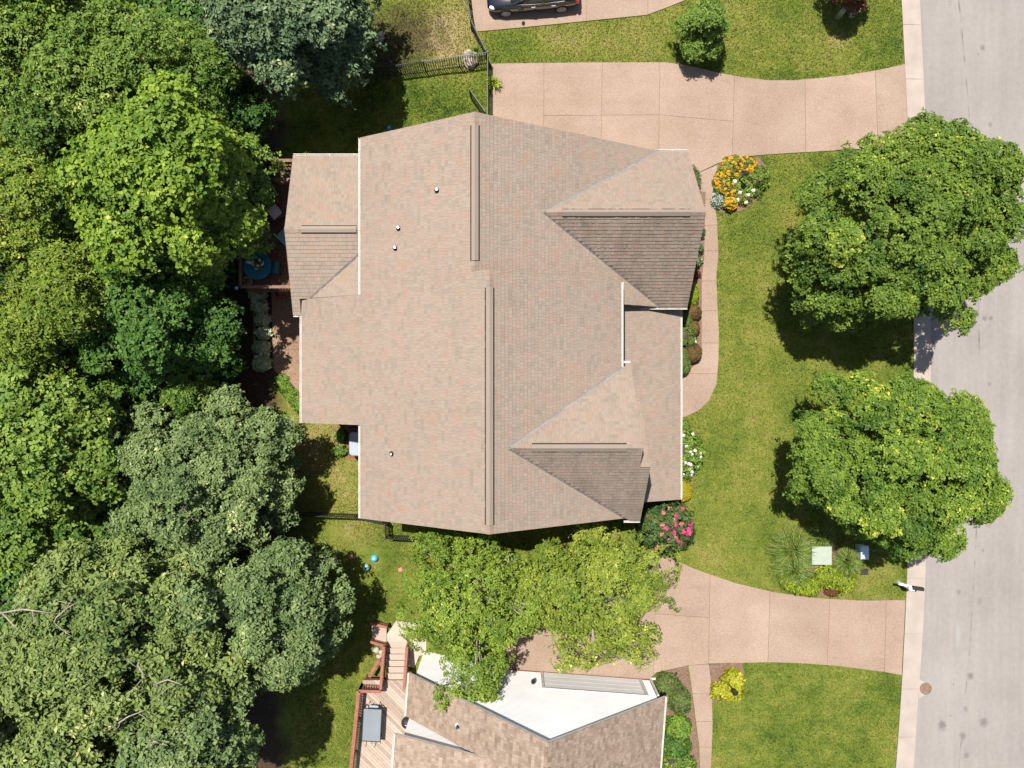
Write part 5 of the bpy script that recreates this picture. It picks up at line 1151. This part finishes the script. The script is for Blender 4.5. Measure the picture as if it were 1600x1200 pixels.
# corner planting under the second street maple
q = G(1232, 857); blades('fountain_grass', 'upper tuft of green fountain grass left of the transformer box', (q.x, q.y, 0.02), 1.15, 1.2, 'grass', 800, width=.02, group='fountain grasses by the transformer'); 
q = G(1234, 885); blades('fountain_grass', 'lower tuft of green fountain grass left of the transformer box', (q.x, q.y, 0.02), 1.1, 1.1, 'grass', 800, width=.02, group='fountain grasses by the transformer')
q = G(1318, 875); blades('fountain_grass', 'dark fountain grass tuft right of the transformer box', (q.x, q.y, 0.02), .85, .9, 'grass', 500, width=.02, group='fountain grasses by the transformer')
q = G(1277, 838); blades('fountain_grass', 'shaded fountain grass tuft above the transformer box', (q.x, q.y, 0.02), .8, .9, 'grass', 400, width=.02, group='fountain grasses by the transformer')
yg = 'yellow green shrubs by the driveway corner'
for u, v, rp, lab in ((1240, 907, (19, 14), 'yellow green shrub at the left end, nearest the fountain grass'), (1262, 918, (17, 12), 'yellow green shrub nearest the driveway edge'), (1293, 901, (19, 15), 'yellow green shrub directly below the transformer box'), (1317, 909, (17, 15), 'bright yellow green shrub at the right end of the corner bed')):
    SH(u, v, rp, .8, lab, 'lime', n=300, leaf=.15, k=5, wid=.4, group=yg, wob=.14, jitter=.1)
SH(1301, 925, (10, 7), .5, 'small orange tinted shrub at the driveway edge', 'red', n=90, leaf=.12, wid=.4)
SH(1257, 922, (8, 7), .75, 'orange tipped shrub in front of the yellow green ones', 'forange' and 'yellowshrub', n=80, leaf=.12, wid=.4)
# neighbour's planting
for u, v, rp, lab in ((1127, 1081, (13, 11), 'yellow shrub at the lower left of the mulch bed'), (1146, 1063, (13, 14), 'yellow shrub at the upper right of the mulch bed'), (1146, 1082, (13, 12), 'yellow shrub at the lower right beside the lawn')):
    SH(u, v, rp, .8, lab, 'yellowshrub', n=260, leaf=.15, k=4, wob=.12, jitter=.1, group='yellow shrubs by the neighbour\'s walk')
hd = 'hedge shrubs beside the white house'
for u, v, rp, lab, mat, h in ((1044, 1070, (19, 16), 'green hedge shrub at the downspout corner of the white house', 'box', 1.0), (1063, 1096, (17, 22), 'green hedge shrub with a brown patch beside the neighbour walk', 'box', 1.0), (1061, 1138, (18, 16), 'bright green hedge shrub in the middle of the neighbour row', 'hyd', 1.1), (1056, 1165, (22, 18), 'dark green loose shrub below the bright hedge shrub', 'dark', 1.3), (1060, 1198, (25, 20), 'dark green loose shrub at the bottom edge of the photo', 'mid', 1.3)):
    SH(u, v, rp, h, lab, mat, n=900 if mat == 'box' else 420, leaf=.06 if mat == 'box' else .14, k=4, group=hd, wob=.08)

# ------------------------------------------------------------------ trees
def TR(name, label, u, v, zc, rpx, rz, mat, **kw):
    c = P(u, v, zc); r = (rpx[0]*(CAM_H-zc)/FPX, rpx[1]*(CAM_H-zc)/FPX, rz)
    lob = [(tuple(P(a, b_, z_)), (ra*(CAM_H-z_)/FPX, rb*(CAM_H-z_)/FPX, rc), sh_) for a, b_, z_, ra, rb, rc, sh_ in kw.pop('lob', [])]
    bare = [[P(a, b_, z_) for a, b_, z_ in br] for br in kw.pop('bare_px', [])]
    return tree(name, label, (c.x, c.y, float(H(c.x, c.y))), tuple(c), r, mat, lobes=lob, bare=bare, **kw)
st = 'street maples on the front lawn'
TR('maple_tree', 'round street maple overhanging the road beside the north driveway', 1392, 365, 5.4, (152, 142), 3.7, 'maple', nclump=1150, crad=.40, bough=.78, ros=24, leaf=.13, tintr=1.5, k=5, trunk=.2, group=st, lob=[(1500, 265, 6.4, 72, 52, 1.8, .14), (1535, 345, 5.9, 52, 58, 1.6, .11), (1325, 462, 4.2, 68, 46, 2.0, .12), (1440, 240, 6.2, 56, 34, 1.5, .07), (1555, 275, 6.4, 50, 20, .8, .05), (1545, 410, 5.4, 36, 22, .7, .04)], rough=.13)
TR('maple_tree', 'broad light green street maple above the transformer box', 1386, 714, 5.2, (144, 122), 3.5, 'maple2', nclump=1150, crad=.40, bough=.75, ros=24, leaf=.13, tintr=1.5, k=5, trunk=.2, group=st, lob=[(1490, 720, 5.4, 56, 75, 1.8, .15), (1440, 828, 4.7, 56, 36, 1.6, .10), (1535, 770, 5.0, 26, 40, .8, .04)], rough=.09)
TR('small_tree', 'small round tree on the lawn strip between two driveways', 1100, 47, 1.7, (30, 40), 1.5, 'mid', nclump=110, crad=.34, bough=.5, cs=1.0, ros=34, leaf=.11, k=4, trunk=.08, limbs=6, rough=.2)
TR('small_tree', 'reddish ornamental tree cut off by the top edge', 1327, -30, 1.9, (36, 26), 1.2, 'red', nclump=70, crad=.4, bough=.5, ros=26, leaf=.12, k=4, trunk=.08, limbs=6)
TR('birch_tree', 'loose green tree over the neighbour\'s stairs with a drooping branch', 740, 930, 3.8, (98, 76), 2.5, 'pear', nclump=250, crad=.42, bough=.7, elong=1.6, ros=20, leaf=.125, k=4, trunk=.15, group='trees between the two houses', lob=[(745, 1030, 3.8, 55, 48, 1.1, .17), (752, 1080, 3.7, 24, 26, .5, .05), (672, 945, 2.8, 44, 55, 1.2, .12), (690, 860, 2.4, 55, 25, 1.0, .08), (830, 930, 3.8, 50, 60, 1.6, .14), (710, 1090, 3.7, 20, 14, .3, .03)], rough=.2, fill=.15, limbs=16, barkm='palebark',
   bare_px=[((780, 885, 3.8), (790, 874, 4.2), (797, 866, 4.4))])
TR('birch_tree', 'loose light green tree over the south driveway between the houses', 920, 920, 4.0, (104, 72), 2.4, 'pear2', nclump=260, crad=.42, bough=.7, elong=1.6, ros=20, leaf=.125, k=4, trunk=.15, group='trees between the two houses', lob=[(925, 985, 3.2, 88, 36, 1.0, .16), (1000, 878, 3.6, 48, 40, 1.1, .1), (1008, 950, 3.0, 32, 45, .9, .06), (890, 1020, 2.8, 40, 16, .5, .04), (1000, 1010, 2.6, 24, 22, .5, .03), (850, 900, 3.8, 50, 50, 1.6, .12)], rough=.18, fill=.15, limbs=16, barkm='palebark')
# the wood behind the houses
wd = 'trees of the wood behind the houses'
TR('oak_tree', 'blue green oak over the north fence at the top of the photo', 465, 50, 3.6, (102, 82), 4.2, 'blue', nclump=375, crad=0.65, bough=.95, ros=24, leaf=.20, k=6, wid=.5, group=wd, lob=[(400, 20, 5.0, 85, 60, 3.0, .25), (540, 78, 2.9, 46, 60, 2.6, .14), (530, -20, 3.2, 66, 45, 2.5, .12)], rough=.26)
TR('maple_tree', 'bright yellow green maple in the middle of the wood', 262, 285, 5.8, (122, 138), 4.6, 'bright', nclump=392, crad=0.65, bough=1.15, ros=25, leaf=.185, k=5, wid=.75, group=wd, rough=.32, fill=.25, lob=[(230, 375, 4.5, 75, 60, 3.0, .12)])
TR('broadleaf_tree', 'olive green tree filling the upper left of the wood', 165, 140, 5.0, (165, 122), 4.0, 'olive', nclump=425, crad=0.58, bough=.95, ros=27, leaf=.165, k=5, wid=.5, group=wd, rough=.28, lob=[(60, 190, 5.0, 70, 70, 3, .16), (325, 120, 3.6, 46, 60, 2.4, .08)])
TR('broadleaf_tree', 'bright green tree cut off by the top left corner', 60, 10, 5.4, (120, 70), 3.4, 'bright', nclump=196, crad=0.58, bough=.95, ros=22, leaf=.17, k=5, group=wd)
TR('broadleaf_tree', 'yellow green tree at the left edge below the olive tree', 45, 335, 5.2, (105, 95), 3.6, 'yellow', nclump=244, crad=0.58, bough=.95, ros=25, leaf=.17, k=5, wid=.5, group=wd, rough=.3)
TR('broadleaf_tree', 'dark green tree between the bright maple and the rear deck', 332, 300, 4.4, (66, 80), 3.2, 'mid', nclump=244, crad=0.54, bough=.95, ros=24, leaf=.16, k=5, group=wd, rough=.25, lob=[(306, 400, 3.4, 46, 45, 2.4, .25), (388, 245, 4.0, 24, 26, 1.0, .07)])
TR('hickory_tree', 'golden tipped green tree at the left edge of the wood', 88, 490, 5.0, (112, 115), 4.0, 'yellow', nclump=359, crad=0.58, bough=.95, ros=26, leaf=.17, k=5, wid=.45, group=wd, rough=.28)
TR('broadleaf_tree', 'dark shaded tree between the golden tree and the hosta row', 245, 490, 3.6, (98, 98), 3.2, 'dark', nclump=309, crad=0.58, bough=.95, ros=24, leaf=.16, k=5, group=wd, rough=.25, lob=[(328, 522, 2.0, 32, 32, 1.2, .07), (245, 585, 2.4, 76, 45, 2, .15), (180, 560, 3.0, 60, 60, 2, .15)])
TR('maple_tree', 'medium green maple at the left edge above the big oaks', 68, 690, 5.0, (130, 122), 4.2, 'mid', nclump=408, crad=0.61, bough=1.15, ros=25, leaf=.19, k=5, wid=.7, group=wd, rough=.3, lob=[(60, 820, 3.6, 105, 75, 3.0, .3)])
TR('oak_tree', 'grey green oak above the side lawn beside the hot tub', 318, 745, 2.7, (132, 116), 3.8, 'oak', nclump=491, crad=0.58, bough=.75, ros=30, leaf=.165, k=6, wid=.5, group=wd, rough=.18, lob=[(408, 742, 1.0, 42, 60, 1.8, .10)], bare_px=[((280, 800, 5.9), (292, 790, 6.2), (288, 775, 6.4))])
TR('oak_tree', 'large oak with bare pale branches in the lower left corner', 195, 1000, 5.0, (190, 145), 4.2, 'oak2', nclump=556, crad=0.61, bough=.95, ros=25, leaf=.215, k=6, wid=.5, group=wd, rough=.26, bare_px=[((80, 985, 8.6), (88, 965, 9.2), (105, 950, 9.5), (122, 940, 9.6)), ((0, 955, 8.0), (15, 970, 8.5), (28, 985, 8.6)), ((240, 1070, 8.9), (262, 1062, 9.3), (285, 1070, 9.4)), ((215, 1040, 9.0), (222, 1050, 9.0), (228, 1062, 8.8)), ((0, 958, 8.6), (35, 952, 8.9), (60, 955, 9.0), (85, 958, 9.1)), ((125, 1080, 8.8), (160, 1100, 9.2), (150, 1070, 9.2))])
TR('oak_tree', 'dark grey green oak reaching toward the neighbour\'s deck stairs', 425, 965, 3.2, (98, 90), 3.8, 'oak', nclump=392, crad=0.58, bough=.95, ros=26, leaf=.18, k=6, wid=.5, group=wd, rough=.24, lob=[(498, 922, 2.0, 40, 38, 1.6, .1), (330, 925, 4.8, 80, 58, 2.5, .16)])
TR('oak_tree', 'oak with large pale leaves at the bottom left edge of the photo', 110, 1150, 5.6, (130, 95), 3.6, 'oak2', nclump=309, crad=0.61, bough=.95, ros=24, leaf=.23, k=6, wid=.5, group=wd, rough=.28, bare_px=[((170, 1140, 9.0), (200, 1120, 9.3), (225, 1110, 9.4))])
TR('oak_tree', 'leafy oak at the bottom edge beside the shaded lawn', 315, 1125, 5.0, (92, 95), 4.4, 'oak', nclump=343, crad=0.58, bough=.95, ros=25, leaf=.2, k=6, wid=.5, group=wd, rough=.26, bare_px=[((235, 1170, 9.2), (240, 1158, 9.5), (262, 1165, 9.6))])
TR('understory_tree', 'dark young tree under the blue green oak by the deck', 352, 175, 1.8, (60, 50), 2.2, 'dark', nclump=163, crad=0.54, bough=.95, ros=20, leaf=.16, k=5, group=wd)
TR('understory_tree', 'dark young tree in the gap above the grey green oak', 190, 600, 1.8, (60, 50), 2.2, 'dark', nclump=146, crad=0.54, bough=.95, ros=20, leaf=.16, k=5, group=wd)
TR('understory_tree', 'small bright tipped tree between the dark tree and the grey green oak', 292, 614, 2.4, (34, 24), 1.4, 'mid', nclump=80, crad=0.37, bough=.95, ros=20, leaf=.14, k=5, group=wd)
TR('understory_tree', 'dark young tree in the gap left of the grey green oak', 175, 830, 1.8, (55, 70), 2.2, 'dark', nclump=163, crad=0.54, bough=.95, ros=20, leaf=.16, k=5, group=wd)

n = 13000; ux = rng.uniform(-29, -13.8, n); uy = rng.uniform(-21, 21, n); k_ = (ux < -14.6+rng.normal(0, .3, n)); ux, uy = ux[k_], uy[k_]; n = len(ux)
pts = np.stack([ux, uy, H(ux, uy)+rng.uniform(.1, .6, n)], 1)
tag(leaf_mesh('undergrowth', pts, rng.normal(0, .3, (n, 3))+np.array([0, 0, 1.0]), rng.uniform(.18, .36, n), rng.random(n)*.7, rng.random(n), 'dark', None, k=5, loc=(-20, 0, -1.7)), 'low green undergrowth on the floor of the wood', 'undergrowth', kind='stuff')

# ------------------------------------------------------------------ grass blades over the lawns
N = 520000
px = rng.uniform(-12.2, 21.2, N); py = rng.uniform(-20.2, 20.4, N); ok = np.ones(N, bool)
for e in EXCL: ok &= ~in_poly(px, py, e)
ok &= px > (-11.4+rng.normal(0, .5, N)); q_ = G(385, 560); ok &= ((px-q_.x)/1.3)**2+((py-q_.y)/5.5)**2 > 1
px, py = px[ok], py[ok]; N = len(px); pz = H(px, py)
a = rng.uniform(0, 6.283, N); hh = rng.uniform(.04, .10, N); w = rng.uniform(.016, .034, N); lx, ly = rng.normal(0, .05, N), rng.normal(0, .05, N)
V = np.empty((N, 3, 3)); V[:, 0] = np.stack([px-w*np.cos(a), py-w*np.sin(a), pz-.01], 1); V[:, 1] = np.stack([px+w*np.cos(a), py+w*np.sin(a), pz-.01], 1); V[:, 2] = np.stack([px+lx, py+ly, pz+hh], 1)
me = bpy.data.meshes.new('grass'); me.vertices.add(N*3); me.vertices.foreach_set('co', V.astype(np.float32).ravel()); me.loops.add(N*3); me.loops.foreach_set('vertex_index', np.arange(N*3, dtype=np.int32))
me.polygons.add(N); me.polygons.foreach_set('loop_start', (np.arange(N)*3).astype(np.int32)); at = me.attributes.new('rnd', 'FLOAT', 'FACE'); at.data.foreach_set('value', rng.random(N).astype(np.float32))
me.materials.append(M['blade']); me.update(); me.validate()
go = bpy.data.objects.new('grass', me); C.objects.link(go); tag(go, 'short mown grass with dry patches covering the lawns', 'grass', kind='stuff')
print('TRIS', sum(len(o.data.polygons) for o in bpy.data.objects if o.type == 'MESH'), 'OBJ', len(bpy.data.objects))
